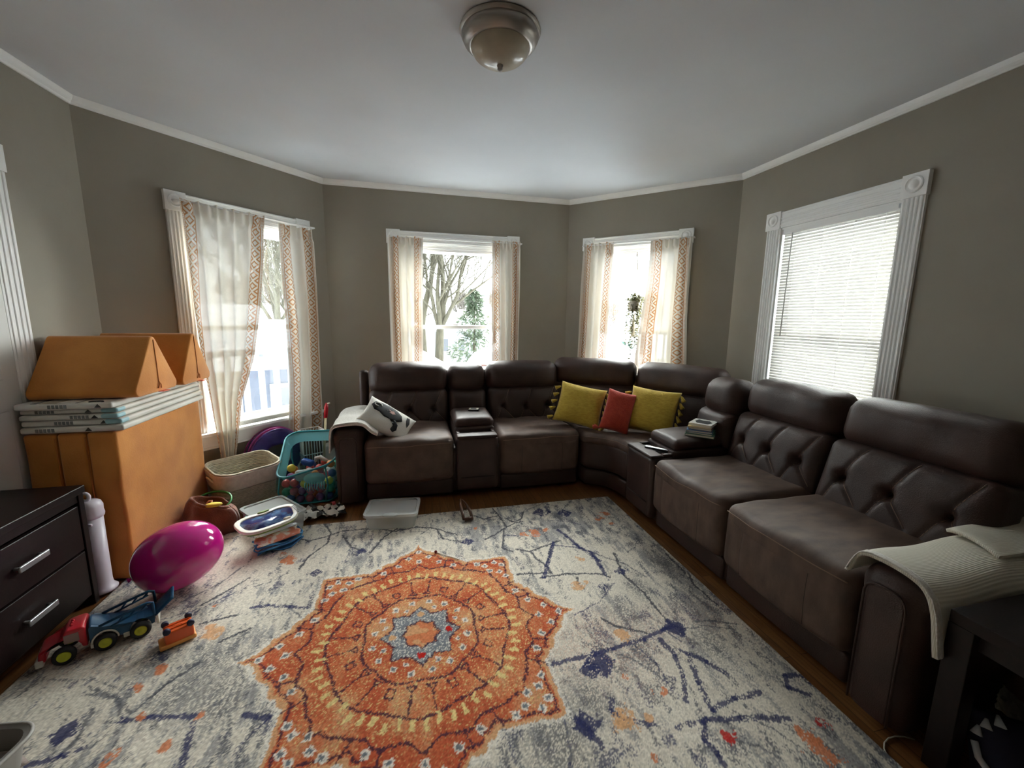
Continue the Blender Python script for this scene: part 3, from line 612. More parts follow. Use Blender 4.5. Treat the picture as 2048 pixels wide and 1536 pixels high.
    put(inside*(rs.rand(*X.shape) > .90)*.8, pale)
    lower = np.clip((1.42-Y)/.25, 0, 1); put(inside*lower*.45*(rs.rand(*X.shape) > .3), rust*.85)
    put((rr < ro)*(rr > ro-.02)*.85, tan)
    def ringline(rad, wd, col=plum, dens=.92): put((np.abs(rr-rad) < wd)*dens*(rs.rand(*X.shape) > .12), col)
    ringline(ro-.036, .0062)
    t2 = [0, 3, 7, 12, 17.5, 20, 24, 30, 37, 41, 43, 45]; v2 = [.525, .498, .477, .487, .503, .500, .478, .488, .506, .512, .520, .545]
    r2 = np.interp(th, t2, v2); band = inside*(rr > r2)*(rr < ro-.04); put(band*np.clip((vn(.06, .06, 40)-.35)*3, 0, 1)*.5, rust)
    ringline(r2, .0062)
    rov = .392+.010*np.cos(np.radians(thf*8)); ringline(rov, .0060)
    n16 = np.interp(th, [0, 22.5, 23, 45], [.240, .262, .262, .250]); ringline(n16, .0060)
    # pale tufts all round the oval, flower squares in both bands
    for k in range(56):
        a = k*2*PI/56+.02; r = .422+.010*math.sin(k*2.3); x, y = .005+r*math.cos(a), 1.70+r*math.sin(a)/.985
        u = (XJ-x)*math.cos(a)+(YJ-y)*math.sin(a); v = -(XJ-x)*math.sin(a)+(YJ-y)*math.cos(a)
        put((np.abs(u) < .021)*(np.abs(v) < .009)*.9, pale)
    def flower(r, a, s=.020):
        a = math.radians(a); x, y = .005+r*math.cos(a), 1.70+r*math.sin(a)/.985
        d = np.maximum(np.abs(XJ-x), np.abs(YJ-y)) if (int(a*10) % 2) else np.abs(XJ-x)*.72+np.abs(YJ-y)*.72
        put((d < s)*.9, white); put((d < s*.55)*1.0, slate)
    for q in range(8):
        c = q*45
        if q % 2 == 0: L_ = [(.655, 0), (.598, -5.5), (.598, 5.5), (.555, 0), (.542, -12), (.542, 12), (.52, -21.5), (.52, 21.5)]
        else: L_ = [(.625, -2.2), (.625, 2.2), (.57, -5), (.57, 5), (.565, 10), (.565, -10), (.545, 0)]
        for r, a in L_: flower(r, c+a, .0155)
        for da in (-16, 16): 
            a = math.radians(c+da); line([(.005+.50*math.cos(a), 1.7+.50*math.sin(a)), (.005+.57*math.cos(a), 1.7+.57*math.sin(a))], .004, plum)
    for q in range(16): flower(.208, q*22.5+11, .014)
    for q in range(8): flower(.170, q*45+22.5, .011)
    # stems and little brackets between oval and octagon
    for q in range(24):
        a = math.radians(q*15+7); c, s_ = math.cos(a), math.sin(a); T_ = lambda r, o: (.005+r*c-o*s_, 1.70+r*s_+o*c)
        if q % 3 == 1: line([T_(.29, -.015), T_(.29, .015), T_(.325, .015), T_(.325, -.015), T_(.29, -.015)], .0036, plum, A=XJ, B=YJ)
        else: line([T_(.385, 0), T_(.30, 0)], .004, plum); line([T_(.30, 0), T_(.272, .018), T_(.272, -.018), T_(.30, 0)], .0038, plum)
    # star
    def star(rt_, rv_): 
        t = np.abs(((thf+22.5) % 45)-22.5); a = math.radians(22.5); k1 = rt_*rv_*math.sin(a)
        tt = np.radians(t); return k1/(rv_*np.sin(a-tt)+rt_*np.sin(tt))
    rs1 = star(.176, .130); put((rr < rs1)*1.0, slate*1.15); put((rr < rs1)*(rs.rand(*X.shape) > .75)*.8, white); ringline(rs1, .0055)
    rs2 = star(.084, .068); put((rr < rs2)*1.0, orange); put((rr < rs2)*(vn(.03, .03, 44) > .5)*.8, tan); ringline(rs2, .0055)
    for a, col in ((0, red), (90, tan), (180, tan), (270, red)):
        x, y = .005+.125*math.cos(math.radians(a)), 1.70+.125*math.sin(math.radians(a)); put((np.hypot(XJ-x, YJ-y) < .017)*1.0, col)
    C *= (.80+.40*rs.rand(*X.shape))[..., None]
    C[:] = np.clip(C, 0, 1)
    Z = .0085+.0028*rs.rand(*X.shape)+.0016*vn(.012, .03, 50); e = np.minimum(np.minimum(X-X0, X1-X), np.minimum(Y-Y0, Y1-Y)); Z *= np.clip(.35+e/.012, 0, 1)
    V = np.stack([X, Y, Z], -1).reshape(-1, 3)
    base = np.arange(nx*ny).reshape(ny, nx); F_ = np.stack([base[:-1, :-1], base[:-1, 1:], base[1:, 1:], base[1:, :-1]], -1).reshape(-1, 4)
    me = bpy.data.meshes.new('area_rug'); me.vertices.add(len(V)); me.vertices.foreach_set('co', V.ravel())
    me.loops.add(F_.size); me.loops.foreach_set('vertex_index', F_.ravel().astype(np.int32)); me.polygons.add(len(F_))
    me.polygons.foreach_set('loop_start', np.arange(0, F_.size, 4, dtype=np.int32)); me.polygons.foreach_set('loop_total', np.full(len(F_), 4, dtype=np.int32))
    me.update(calc_edges=True)
    at = me.color_attributes.new('yarn', 'FLOAT_COLOR', 'POINT'); col = np.ones((len(V), 4), dtype=np.float32); col[:, :3] = C.reshape(-1, 3); at.data.foreach_set('color', col.ravel())
    m = mat('rug_wool', (200, 195, 185), .95, spec=.05); nt = m.node_tree; a = nt.nodes.new('ShaderNodeVertexColor'); a.layer_name = 'yarn'
    nt.links.new(a.outputs[0], nt.nodes['Principled BSDF'].inputs['Base Color']); me.materials.append(m)
    o = bpy.data.objects.new('area_rug', me); COL.objects.link(o)
    return tag(o, 'large cream and grey rug with an orange star medallion, covering most of the floor', 'rug')
make_rug()
RUGZ = .0125

# ------------------------------------------------------------ ceiling light
M_frost = mat('frosted_glass_bowl', (214, 204, 182), .35, (200, 190, 168), 12, coat=.3, translucent=.25)
t = thing('ceiling_light', 'round brushed nickel ceiling light with a frosted glass bowl', 'ceiling light', (.405, 1.97, CH))
c = (.405, 1.97, CH)
MB().lathe([(.0, 0), (.172, 0), (.176, -.006), (.172, -.014), (.165, -.018), (.168, -.026), (.158, -.046), (.146, -.058), (.142, -.060), (.138, -.066), (.128, -.067), (.126, -.058), (0, -.05)], c, 64).build('lamp_pan', M_nickel, t, angle=60)
MB().lathe([(.128, -.058)]+[(.128*math.cos(a*PI/2/14), -.062-.072*math.sin(a*PI/2/14)) for a in range(15)], c, 64).build('glass_bowl', M_frost, t)
MB().lathe([(.0, -.125), (.012, -.132), (.014, -.138), (.010, -.143), (.012, -.150), (.008, -.158), (0, -.160)], c, 20).build('finial', M_nickel, t)

# ------------------------------------------------------------ foam play couch, stacked against the left wall
def puff(h, a=.006, sd=0):
    def fn(p):
        p = p.copy(); return p*(1+0)+Vector([wr(p+Vector((sd, i*4, 0)), 5, a) for i in range(3)])
    return fn
foam = thing('foam_play_mattress', 'tall block of orange foam play mattresses standing on edge beside the dresser', 'play couch', (-1.68, 2.87, 0))
for i, (x0, x1, y1) in enumerate(((-1.864, -1.734, 3.11), (-1.730, -1.612, 3.225), (-1.608, -1.484, 3.305))):
    MB().rbox((0, 0, 0), (x1-x0, y1-2.445, .815), .016, (3, 18, 18), puff(0, .005, i*5), Tr((x0+x1)/2, (y1+2.445)/2, .412)).build('foam_panel', M_orange, foam)
for x in (-1.610, -1.732): 
    MB().tube([(x, 2.443, .03), (x, 2.443, .80)], .003, 6).build('piping', M_orange_dk, foam)
MB().tube([(-1.487, 2.46, .02), (-1.487, 2.458, .4), (-1.487, 2.46, .81)], .0025, 6).build('piping', M_orange_dk, foam)
M_vinylmat = mat('printed_vinyl_mat', (222, 219, 210), .4, (206, 203, 194), 6)
M_print = mat('mat_print_grey', (120, 122, 120), .5); M_printk = mat('mat_print_black', (38, 36, 34), .5); M_printb = mat('mat_print_blue', (150, 190, 198), .5)
mats = [(.826, .858, -1.440, 0), (.859, .889, -1.450, .012), (.890, .918, -1.458, .004), (.919, .945, -1.462, .015), (.946, .978, -1.468, -.012)]
labs = ['lowest of the white printed play mats stacked on the orange foam block', 'white printed play mat lying directly on the lowest one', 'middle one of the five white printed play mats on the foam block', 'white printed play mat just under the topmost one', 'topmost white printed play mat, its striped surface partly covered by the orange wedge']
for i, (z0, z1, x1, dy) in enumerate(mats):
    t = thing('folding_play_mat', labs[i], 'play mat', (-1.66, 2.85, z0), 0, 'folding play mats in the stack')
    MB().rbox(((x1-1.864)/2, 2.86+dy, (z0+z1)/2), (x1+1.864, .845, z1-z0-.001), .011, (8, 12, 1), None, None).clampw().build('mat_panel', M_vinylmat, t)
    y = 2.437+dy; zc = (z0+z1)/2; h = (z1-z0)*.28
    xx = -1.80+.045*(i % 3)*1.6
    for j in range(5): q = xx+.016*j; MB().box((q, y-.0012, zc-h), (q+.011, y+.004, zc+h)).build('printed_mark', M_print, t, smooth=False)
    q = -1.60+.03*((i*2) % 3); MB().prism([(q, -h), (q+.028, -h), (q+.014, h)], 0, .003, Tr(0, y+.001, zc) @ Rx(90)).build('printed_mark', M_printk, t, smooth=False)
    if i in (1, 2, 3): MB().rbox((x1-.035, y+.030, zc), (.075, .068, (z1-z0)*.82), .01, (2, 2, 1)).build('corner_print', M_printb, t)
    if i == 4:
        for j, (a, b, mm) in enumerate(((-1.80, -1.775, M_print), (-1.765, -1.70, mat('mat_print_tan', (170, 160, 136), .5)), (-1.62, -1.61, M_print))): MB().box((a, 2.445+dy, z1-.001), (b, 3.1, z1+.0008)).build('printed_stripe', mm, t, smooth=False)
        MB().tube([(-1.54+.028*math.cos(a), 2.452+.014*math.sin(a)+dy, z1+.001) for a in [PI*k/8 for k in range(9)]], .005, 6).build('printed_mark', M_printk, t)
# triangular wedges on top
def wedge_cushion(y0, y1, x1, z0, zt, lab, tagc):
    yc = (y0+y1)/2; t = thing('triangular_foam_cushion', lab, 'play cushion', (-1.63, yc, z0), 0, 'triangular orange cushions')
    hw = (y1-y0)/2; H = zt-z0; r = .03; prof = []
    cs = [(-hw+r, r), (hw-r, r), (0, H-r*1.2)]; L_ = math.hypot(hw, H); na = math.degrees(math.atan2(hw, H))
    for (c0, a0, a1) in ((cs[0], 180-na, 270), (cs[1], 270, 360+na), (cs[2], na, 180-na)):
        for k in range(7): a = R(a0+(a1-a0)*k/6); prof.append((c0[0]+r*math.cos(a), c0[1]+r*math.sin(a)))
    n = len(prof); m = MB(); xs = [-1.860]+[-1.860+(x1+1.842)*i/14 for i in range(1, 14)]+[x1-.012, x1-.003, x1]; vs = []; fs = []
    for xi, x in enumerate(xs):
        s_ = 1 if x < x1-.013 else (1-.02*(xi-(len(xs)-3))) ; s_ = 1 if xi < len(xs)-2 else (.985 if xi == len(xs)-2 else .955)
        for (a, b) in prof:
            b2 = (b-H*.35)*s_+H*.35; p = Vector((x, yc+a*s_, z0+b2)); d = mnoise.noise(p*5)*.004; vs.append((p.x, p.y+d, p.z+d*.5 if b > .02 else p.z))
    for i in range(len(xs)-1):
        for k in range(n): l = (k+1) % n; fs.append((i*n+k, i*n+l, (i+1)*n+l, (i+1)*n+k))
    fs.append(tuple(range(n))[::-1]); fs.append(tuple((len(xs)-1)*n+k for k in range(n)))
    m.add(vs, fs); m.clampw().build('foam_wedge', M_orange, t, angle=50)
    MB().tube([(x1+.002, yc, z0+H*.92), (x1+.003, yc+.004, z0+H*.5), (x1+.002, yc+.006, z0+.055)], .0022, 6).build('zipper', M_orange_dk, t)
    p = (x1+.004, yc+.006, z0+.055)
    MB().tube([(p[0]-.0, p[1]-.016, z0+.022), (p[0]+.003, p[1]-.006, z0+.044), p, (p[0]+.003, p[1]+.008, z0+.042), (p[0], p[1]+.014, z0+.020)], .003, 6).build('zip_cord', M_orange_dk, t)
    MB().box((x1-.004, yc+.0, z0-.0), (x1+.026, yc+tagc, z0+.0035)).build('fabric_tag', mat('coral_tag', (232, 110, 84), .5), t, smooth=False)
wedge_cushion(2.50, 2.895, -1.400, .981, 1.300, 'nearer orange triangular foam cushion on the play mats', .06)
wedge_cushion(2.905, 3.262, -1.375, .981, 1.300, 'farther orange triangular foam cushion, in front of the curtain', .05)

# ------------------------------------------------------------ dresser
dr = thing('dresser', 'low espresso brown wooden dresser with steel bar handles', 'dresser', (-1.71, 1.75, 0))
DX0, DX1, DY0, DY1, DH = -1.875, -1.552, 1.05, 2.292, .605
MB().box((DX0, DY0, DH-.035), (DX1+.008, DY1+.004, DH)).build('dresser_top', M_espresso, dr, smooth=False, bevel=.003)
m = MB(); m.box((DX0, DY1-.03, .0), (DX1, DY1, DH-.035)); m.build('side_panel', M_espresso, dr, smooth=False, bevel=.002)
MB().box((DX0, DY0, .0), (DX1, DY0+.03, DH-.035)).build('side_panel', M_espresso, dr, smooth=False, bevel=.002)
MB().box((DX0, DY0+.03, .0), (DX0+.012, DY1-.03, DH-.035)).build('back_panel', M_espresso, dr, smooth=False)
MB().box((DX0+.012, DY0+.03, .03), (DX1-.03, DY1-.03, .05)).build('bottom_panel', M_espresso, dr, smooth=False)
MB().box((DX0+.012, DY0+.03, .53), (DX1-.006, DY1-.03, .57)).build('top_rail', M_espresso, dr, smooth=False, bevel=.002)
for (z0, z1) in ((.055, .285), (.295, .515)):
    for (y0, y1) in ((1.675, DY1-.034), (DY0+.034, 1.665)):
        d = MB().box((DX1-.026, y0, z0), (DX1-.005, y1, z1)).build('drawer', M_espresso, dr, smooth=False, bevel=.003)
        yc = (y0+y1)/2; h = MB(); h.rbox((DX1+.022, yc, (z0+z1)/2+.005), (.010, .14, .026), .004, (1, 2, 1))
        for q in (-.055, .055): h.box((DX1-.006, yc+q-.005, (z0+z1)/2), (DX1+.02, yc+q+.005, (z0+z1)/2+.01))
        h.build('handle', M_steel, d)

# ------------------------------------------------------------ tall white canister
cn = thing('canister', 'tall slim white plastic canister with a ring on its lid, beside the dresser', 'canister', (-1.582, 2.362, RUGZ)); c = (-1.582, 2.362, RUGZ)
M_wp = mat('white_plastic', (222, 216, 226), .32)
MB().lathe([(0, 0), (.060, 0), (.062, .008), (.054, .018), (.046, .026), (.043, .05), (.044, .40), (0, .40)], c, 40).build('canister_body', M_wp, cn)
MB().lathe([(.044, .395), (.050, .400), (.052, .412), (.049, .43), (.050, .455), (.043, .475), (.028, .486), (0, .490)], c, 40).build('lid', M_wp, cn)
MB().tube([(c[0]-.006+.018*math.cos(a), c[1]-.012, c[2]+.508+.020*math.sin(a)) for a in [2*PI*k/20 for k in range(20)]], .008, 10, closed=True).build('ring', M_wp, cn)
MB().rbox((c[0]+.018, c[1]-.048, c[2]+.375), (.024, .012, .014), .004, (2, 2, 2)).build('latch', M_wp, cn)

# ------------------------------------------------------------ balloon
bl = thing('balloon', 'large magenta balloon lying on the rug in front of the orange block', 'balloon', (-1.20, 2.31, RUGZ))
M_bal = mat('magenta_latex', (196, 22, 132), .13, coat=.6, spec=.6)
prof = []
for i in range(33):
    a = PI*i/32; x = -math.cos(a)*.193; r = .163*math.sin(a)**.92*(1+.05*math.cos(a)); prof.append((max(r, .0), x))
prof[0] = (.004, -.199)
BM = Tr(-1.195, 2.30, RUGZ+.178) @ Rz(24) @ Ry(90-17)
MB().lathe(prof, (0, 0, 0), 56, BM).build('balloon_skin', M_bal, bl)
MB().lathe([(.004, -.197), (.009, -.205), (.013, -.211), (.004, -.209)], (0, 0, 0), 16, BM).build('knot', M_bal, bl)

# ------------------------------------------------------------ toy car carrier
tk = thing('toy_truck', 'red and blue plastic toy car carrier with yellow-green wheel hubs', 'toy truck', (-1.33, 1.9, RUGZ))
TT = Tr(-1.468, 1.818, RUGZ) @ Rz(25.0) @ Matrix.Scale(.95, 4)         # x runs from the bumper to the ramp, y to the far side
M_red = mat('red_plastic', (190, 28, 44), .3); M_blue = mat('teal_blue_plastic', (16, 72, 108), .38); M_hub = mat('lime_hub', (196, 200, 46), .4)
M_tyre = mat('black_tyre', (22, 22, 23), .6); M_wht = mat('cream_plastic', (224, 220, 206), .35)
def prof_body(poly, y0, y1, mt, name, parent, bev=.008, taper=None):
    m = MB(); n = len(poly); vs = [(x, y0, z) for x, z in poly]+[(x, y1, z) for x, z in poly]
    m.add(vs, [tuple(range(n)), tuple(range(n, 2*n))[::-1]]+[(i, n+i, n+(i+1) % n, (i+1) % n) for i in range(n)], TT)
    return m.build(name, mt, parent, bevel=bev, seg=3, angle=40)
cab = [(.0, .038), (.012, .030), (.024, .030)]+[(.078+.054*math.cos(a), .045+.050*math.sin(a)) for a in [PI-PI*k/10 for k in range(11)]]+[(.150, .040), (.150, .132), (.138, .140), (.088, .136), (.066, .096), (.02, .082), (.004, .072)]
cabo = prof_body(cab, .006, .118, M_red, 'cab', tk)
MB().box((.082, .004, .082), (.128, .0066, .122), TT).build('side_window', mat('grey_window', (150, 118, 110), .25), cabo, smooth=False, bevel=.002)
for q in (.045, .062, .079): MB().ball((.104, q, .141), .006, 10, 6, TT).build('roof_light', M_red, cabo)
MB().rbox((.004, .062, .030), (.026, .122, .030), .006, (2, 4, 2), M=TT).build('bumper', M_wht, tk)
bed = [(.156, .050), (.168, .030)]+[(.205+.040*math.cos(a), .042+.046*math.sin(a)) for a in [PI-PI*k/10 for k in range(11)]]+[(.262, .035), (.285, .035)]+[(.322+.038*math.cos(a), .042+.044*math.sin(a)) for a in [PI-PI*k/10 for k in range(11)]]+[(.372, .045), (.374, .082), (.30, .084), (.235, .098), (.20, .108), (.165, .126), (.156, .118)]
prof_body(bed, .008, .118, M_blue, 'bed', tk, .006)
MB().grid(10, 8, lambda u, v: (.158+.075*u, .012+.102*v, .120-.030*u+.020*math.sin(PI*v)*(1-u)), TT).build('deck', M_blue, tk, solid=.006)
for y in (.011, .115):
    m = MB()
    A = [(.190, y, .112), (.30, y, .140), (.355, y, .152), (.372, y, .146), (.374, y, .086)]
    m.tube(A, .006, 8, M=TT); m.tube([(.225, y, .096), (.352, y, .132)], .0045, 6, M=TT)
    for q in (.25, .29, .33): m.tube([(q, y, .100+.3*(q-.25)), (q+.02, y, .128+.22*(q-.25))], .0042, 6, M=TT)
    m.build('side_rail', M_blue, tk)
MB().grid(6, 4, lambda u, v: (.376+.070*u, .010+.108*v, .076+.062*u), TT).build('ramp', M_blue, tk, solid=.007)
prof_body([(.374, .078), (.380, .030), (.388, .030), (.386, .080)], .012, .114, M_wht, 'rear_bumper', tk, .002)
for x in (.156, .262): MB().box((x, .004, .022), (x+.022, .122, .044), TT).build('step', M_wht, tk, smooth=False, bevel=.003)
MB().tube([(.205+.043*math.cos(a), .004, .042+.045*math.sin(a)) for a in [PI*k/12 for k in range(13)]], .004, 6, M=TT).build('wheel_arch', M_wht, tk)
for x in (.078, .205, .322):
    for y, sg in ((.0, -1), (.124, 1)):
        wM = TT @ Tr(x, y, .038) @ Rx(90)
        wh = MB().lathe([(0, -.013), (.030, -.013), (.037, -.009), (.038, 0), (.037, .009), (.030, .013), (.024, .013), (.022, .008), (0, .008)], (0, 0, 0), 32, wM).build('wheel', M_tyre, tk)
        MB().lathe([(0, .015), (.006, .015), (.008, .011), (.017, .011), (.021, .0135), (.0225, .010), (.0225, .004)], (0, 0, 0), 28, wM).build('hub', M_hub, wh)
        if sg > 0: MB().lathe([(0, -.015), (.006, -.015), (.0225, -.012), (.0225, -.004)], (0, 0, 0), 28, wM).build('hub', M_hub, wh)

# upside-down little orange toy car
tc_ = thing('toy_car', 'small orange plastic toy car lying upside down on the rug', 'toy car', (-1.02, 1.89, RUGZ)); TC = Tr(-1.025, 1.885, RUGZ) @ Rz(32) @ Matrix.Scale(1.12, 4)
M_or2 = mat('orange_plastic', (226, 92, 30), .35); M_or3 = mat('light_orange_plastic', (232, 160, 80), .35); M_nav = mat('navy_plastic', (28, 30, 62), .4)
MB().rbox((0, 0, .012), (.112, .066, .018), .006, (4, 3, 1), M=TC).build('cabin', M_or3, tc_)
MB().rbox((.006, 0, .043), (.088, .062, .050), .006, (4, 3, 2), M=TC).build('chassis', M_or2, tc_)
for dy in (-.012, .012): MB().box((-.032, dy-.002, .0685), (.042, dy+.002, .072), TC).build('underside_rib', M_or2, tc_, smooth=False, bevel=.001)
MB().box((-.005, -.006, .0685), (.018, .006, .0712), TC).build('underside_plate', M_or2, tc_, smooth=False, bevel=.001)
for x in (-.030, .042):
    for y in (-.027, .027): MB().lathe([(0, -.008), (.010, -.008), (.012, -.005), (.012, .005), (.010, .008), (0, .008)], (0, 0, 0), 18, TC @ Tr(x, y, .072) @ Rx(90)).build('wheel', M_nav, tc_)

# ------------------------------------------------------------ laundry basket at the lower left
lb = thing('storage_basket', 'grey plastic basket cut off by the lower left corner of the photo', 'basket', (-1.36, 1.2, RUGZ))
LT = Tr(-1.328, 1.222, RUGZ) @ Rz(-8); M_gp = mat('grey_plastic', (150, 146, 140), .45)
def ring_pts(hx, hy, r, z, n=6):
    out = []
    for (sx, sy, a0) in ((1, -1, -90), (1, 1, 0), (-1, 1, 90), (-1, -1, 180)):
        for k in range(n+1): a = R(a0+90*k/n); out.append((sx*(hx-r)+r*math.cos(a), sy*(hy-r)+r*math.sin(a), z))
    return out
m = MB(); rings = [ring_pts(.125, .155, .05, .004), ring_pts(.135, .165, .05, .02), ring_pts(.155, .185, .055, .155), ring_pts(.166, .196, .06, .160), ring_pts(.166, .196, .06, .150)]
n = len(rings[0]); vs = [p for r_ in rings for p in r_]; m.add(vs, [(i*n+k, i*n+(k+1) % n, (i+1)*n+(k+1) % n, (i+1)*n+k) for i in range(len(rings)-1) for k in range(n)]+[tuple(range(n))[::-1]], LT)
m.build('basket_body', M_gp, lb, solid=.004, angle=50)
MB().tube(ring_pts(.168, .198, .06, .157), .006, 8, closed=True, M=LT).build('rim', M_gp, lb)
cl = MB(); cl.grid(24, 24, lambda u, v: ((u-.5)*.27, (v-.5)*.33, .095+.035*math.sin(7*u+2)*math.cos(6*v)+.02*mnoise.noise(Vector((u*6, v*6, 1)))-.03*((2*u-1)**4+(2*v-1)**4)), LT)
tag(cl.build('folded_cloth', mat('mauve_cloth', (150, 136, 130), .9, bump=.3, bscale=120), solid=.01), 'mauve grey cloth lying inside the grey plastic basket', 'cloth')

# ------------------------------------------------------------ rope basket
rb = thing('rope_basket', 'large cream coiled rope basket under the leftmost window', 'basket', (-1.26, 3.42, 0)); RT = Tr(-1.262, 3.372, 0) @ Rz(41)
M_rope = mat('cotton_rope', (214, 204, 184), .9, (196, 186, 166), 40, bump=.2, bscale=120)
m = MB(); vs = []; nn = 0; N_ = 26
for i in range(N_+1):
    z = .006+.285*i/N_; g = i/N_; hx = .190+.022*g; hy = .135+.020*g
    for (dd, dz) in ((0, 0), (.004, .003), (.0045, .0055), (0, .0105)):
        vs += [(p[0], p[1], p[2]) for p in ring_pts(hx+dd, hy+dd, .09, z+dz, 7)]; nn += 1
q = len(vs)//nn
def dent(p): 
    p = p.copy(); g = p[2]/.3; p[2] += .036*g*max(0, p[1]/.17)-.012*g*math.cos(p[0]*9); return p
m.add(vs, [(i*q+k, i*q+(k+1) % q, (i+1)*q+(k+1) % q, (i+1)*q+k) for i in range(nn-1) for k in range(q)]+[tuple(range(q))[::-1]], RT, fn=dent)
m.build('basket_body', M_rope, rb, solid=.008)
M_ropel = mat('folded_rope_cuff', (226, 214, 200), .9, (212, 200, 186), 40, bump=.2, bscale=120)
m = MB(); cu = []
for i in range(13):
    z = .175+.118*i/12
    cu += ring_pts(.190+.022*z/.29+.014+.002*(i % 2), .135+.020*z/.29+.014+.002*(i % 2), .095, z, 7)
m.add(cu, [(i*q+k, i*q+(k+1) % q, (i+1)*q+(k+1) % q, (i+1)*q+k) for i in range(12) for k in range(q)], RT, fn=dent)
m.build('cuff', M_ropel, rb, solid=.005)
MB().tube([tuple(dent(Vector(p))) for p in ring_pts(.219, .163, .09, .298, 7)], .006, 8, closed=True, M=RT).build('rim', M_rope, rb)
for sx in (-1,): MB().tube([(-.222, -.06, .235), (-.240, -.06, .26), (-.240, .01, .268), (-.222, .01, .245)], .007, 8, M=RT).build('handle', M_rope, rb)
o = MB().grid(20, 16, lambda u, v: ((u-.5)*.28, (v-.5)*.18, .17+.025*math.sin(8*u)*math.cos(5*v+1)), RT)
tag(o.build('baby_blanket', mat('pale_mint_cloth', (196, 214, 206), .9, bump=.3, bscale=90), solid=.012), 'pale mint cloth crumpled inside the cream rope basket', 'blanket')

# ------------------------------------------------------------ teal pop-up ball hamper
M_teal = mat('teal_nylon', (30, 140, 150), .5, sheen=.2); M_mesh = glassy('teal_mesh', (.84, .95, .95), .0, 1, dcol=(70, 170, 176), diff=.15)
M_teall = mat('light_teal_nylon', (120, 196, 206), .6, translucent=.3)
hp = thing('ball_hamper', 'teal pop-up mesh ball pit full of play balls, between the rope basket and the sofa', 'ball pit', (-.83, 3.44, 0))
HT = Tr(-.812, 3.47, 0) @ Rz(3)
def hring(hx, hy, r, f): return [(p[0], p[1], f(p[0], p[1])) for p in ring_pts(hx, hy, r, 0, 6)]
hx_, hy_ = .215, .265
topf = lambda x, y: .350+.085*(y/hy_)+(.055 if y < 0 else -.005)*(x/hx_)
bot = hring(hx_-.02, hy_-.02, .10, lambda x, y: .006); mid = hring(hx_+.015, hy_+.015, .11, lambda x, y: topf(x, y)*.5); top_ = hring(hx_, hy_, .11, topf)
n = len(bot)
m = MB(); m.add(bot+mid+top_, [(i*n+k, i*n+(k+1) % n, (i+1)*n+(k+1) % n, (i+1)*n+k) for i in range(2) for k in range(n)], HT); m.build('mesh_wall', M_mesh, hp)
m = MB(); m.add(bot, [tuple(range(n))], HT); m.build('base_cloth', M_teal, hp, solid=.003)
MB().tube(top_, .008, 8, closed=True, M=HT).build('top_rim', M_teal, hp)
MB().tube(hring(hx_-.016, hy_-.016, .10, lambda x, y: .012), .007, 8, closed=True, M=HT).build('bottom_rim', M_teal, hp)
for k in (1, n//4+3, n//2+3, 3*n//4+3): MB().tube([bot[k], mid[k], top_[k]], .006, 8, M=HT).build('corner_rib', M_teal, hp)
# turned-in flap on the left and back
fl = [top_[k] for k in range(n//4, 3*n//4+2)]; fi = [(p[0]*.80, p[1]*.82, p[2]-.075) for p in fl]; q = len(fl)
MB().add(fl+fi, [(k, k+1, q+k+1, q+k) for k in range(q-1)], HT).build('inner_flap', M_teall, hp)
# appliqué creature on the front mesh wall
m = MB(); yy = -.281
m.prism([(.06+.075*math.cos(a), .215+.045*math.sin(a)) for a in [2*PI*k/20 for k in range(20)]], 0, .002, HT @ Tr(0, yy, 0) @ Rx(90))
for q in range(9): x = -.005+.0165*q; m.tube([(x, yy-.001, .185), (x-.006, yy-.001, .155-.012*(q % 3)), (x+.003, yy-.001, .125-.01*(q % 2))], [.006, .005, .003], 6, M=HT)
m.build('creature_patch', mat('aqua_felt', (110, 190, 196), .7), hp)
cols = [('red', (200, 78, 72)), ('yellow', (214, 200, 70)), ('orange', (222, 140, 72)), ('pink', (206, 112, 130)), ('green', (92, 176, 140)), ('blue', (80, 110, 170)), ('purple', (140, 90, 150)), ('white', (205, 205, 200))]
protos = {}
rnd = random.Random(12); spots = []
want = [(-.150, -.205, .165, 'red'), (-.090, -.225, .172, 'red'), (-.02, -.228, .160, 'yellow'), (.045, -.225, .175, 'orange'), (.15, -.222, .165, 'yellow'), (-.155, -.195, .095, 'green'), (-.095, -.225, .105, 'pink'), (.02, -.225, .100, 'pink'), (.09, -.225, .105, 'pink'), (.155, -.21, .098, 'green'), (-.125, -.215, .045, 'blue'), (-.055, -.225, .042, 'purple'), (.01, -.225, .04, 'pink'), (.08, -.225, .042, 'purple'), (.145, -.215, .04, 'blue'), (-.04, -.215, .100, 'purple')]
for (x, y, z, c) in want: spots.append((x, y, z, c))
for lz in (.04, .105, .168):
    for ix in range(6):
        for iy in range(5):
            x = -.150+.060*ix+rnd.uniform(-.008, .008); y = -.15+.078*iy+rnd.uniform(-.006, .006); z = lz+rnd.uniform(-.004, .004)
            if lz > .16 and rnd.random() < .45: continue
            if all((x-a)**2+(y-b)**2+(z-c)**2 > .060**2 for a, b, c, _ in spots): spots.append((x, y, z, rnd.choice(cols)[0]))
spots.append((-.13, -.10, .245, 'yellow')); spots.append((.15, -.08, .25, 'orange')); spots.append((.10, -.02, .245, 'red'))
bmats = {k: mat(k+'_ball_plastic', v, .35) for k, v in cols}
for (x, y, z, c) in spots:
    w_ = HT @ Vector((x, y, z))
    if c not in protos:
        o = MB().ball((0, 0, 0), .031, 20, 12).build('play_ball', bmats[c]); protos[c] = o
    else: o = protos[c].copy(); COL.objects.link(o)
    o.location = w_
    tag(o, 'one of the %s plastic play balls heaped inside the teal mesh hamper' % c, 'ball', 'play balls in the teal hamper, %s' % c)
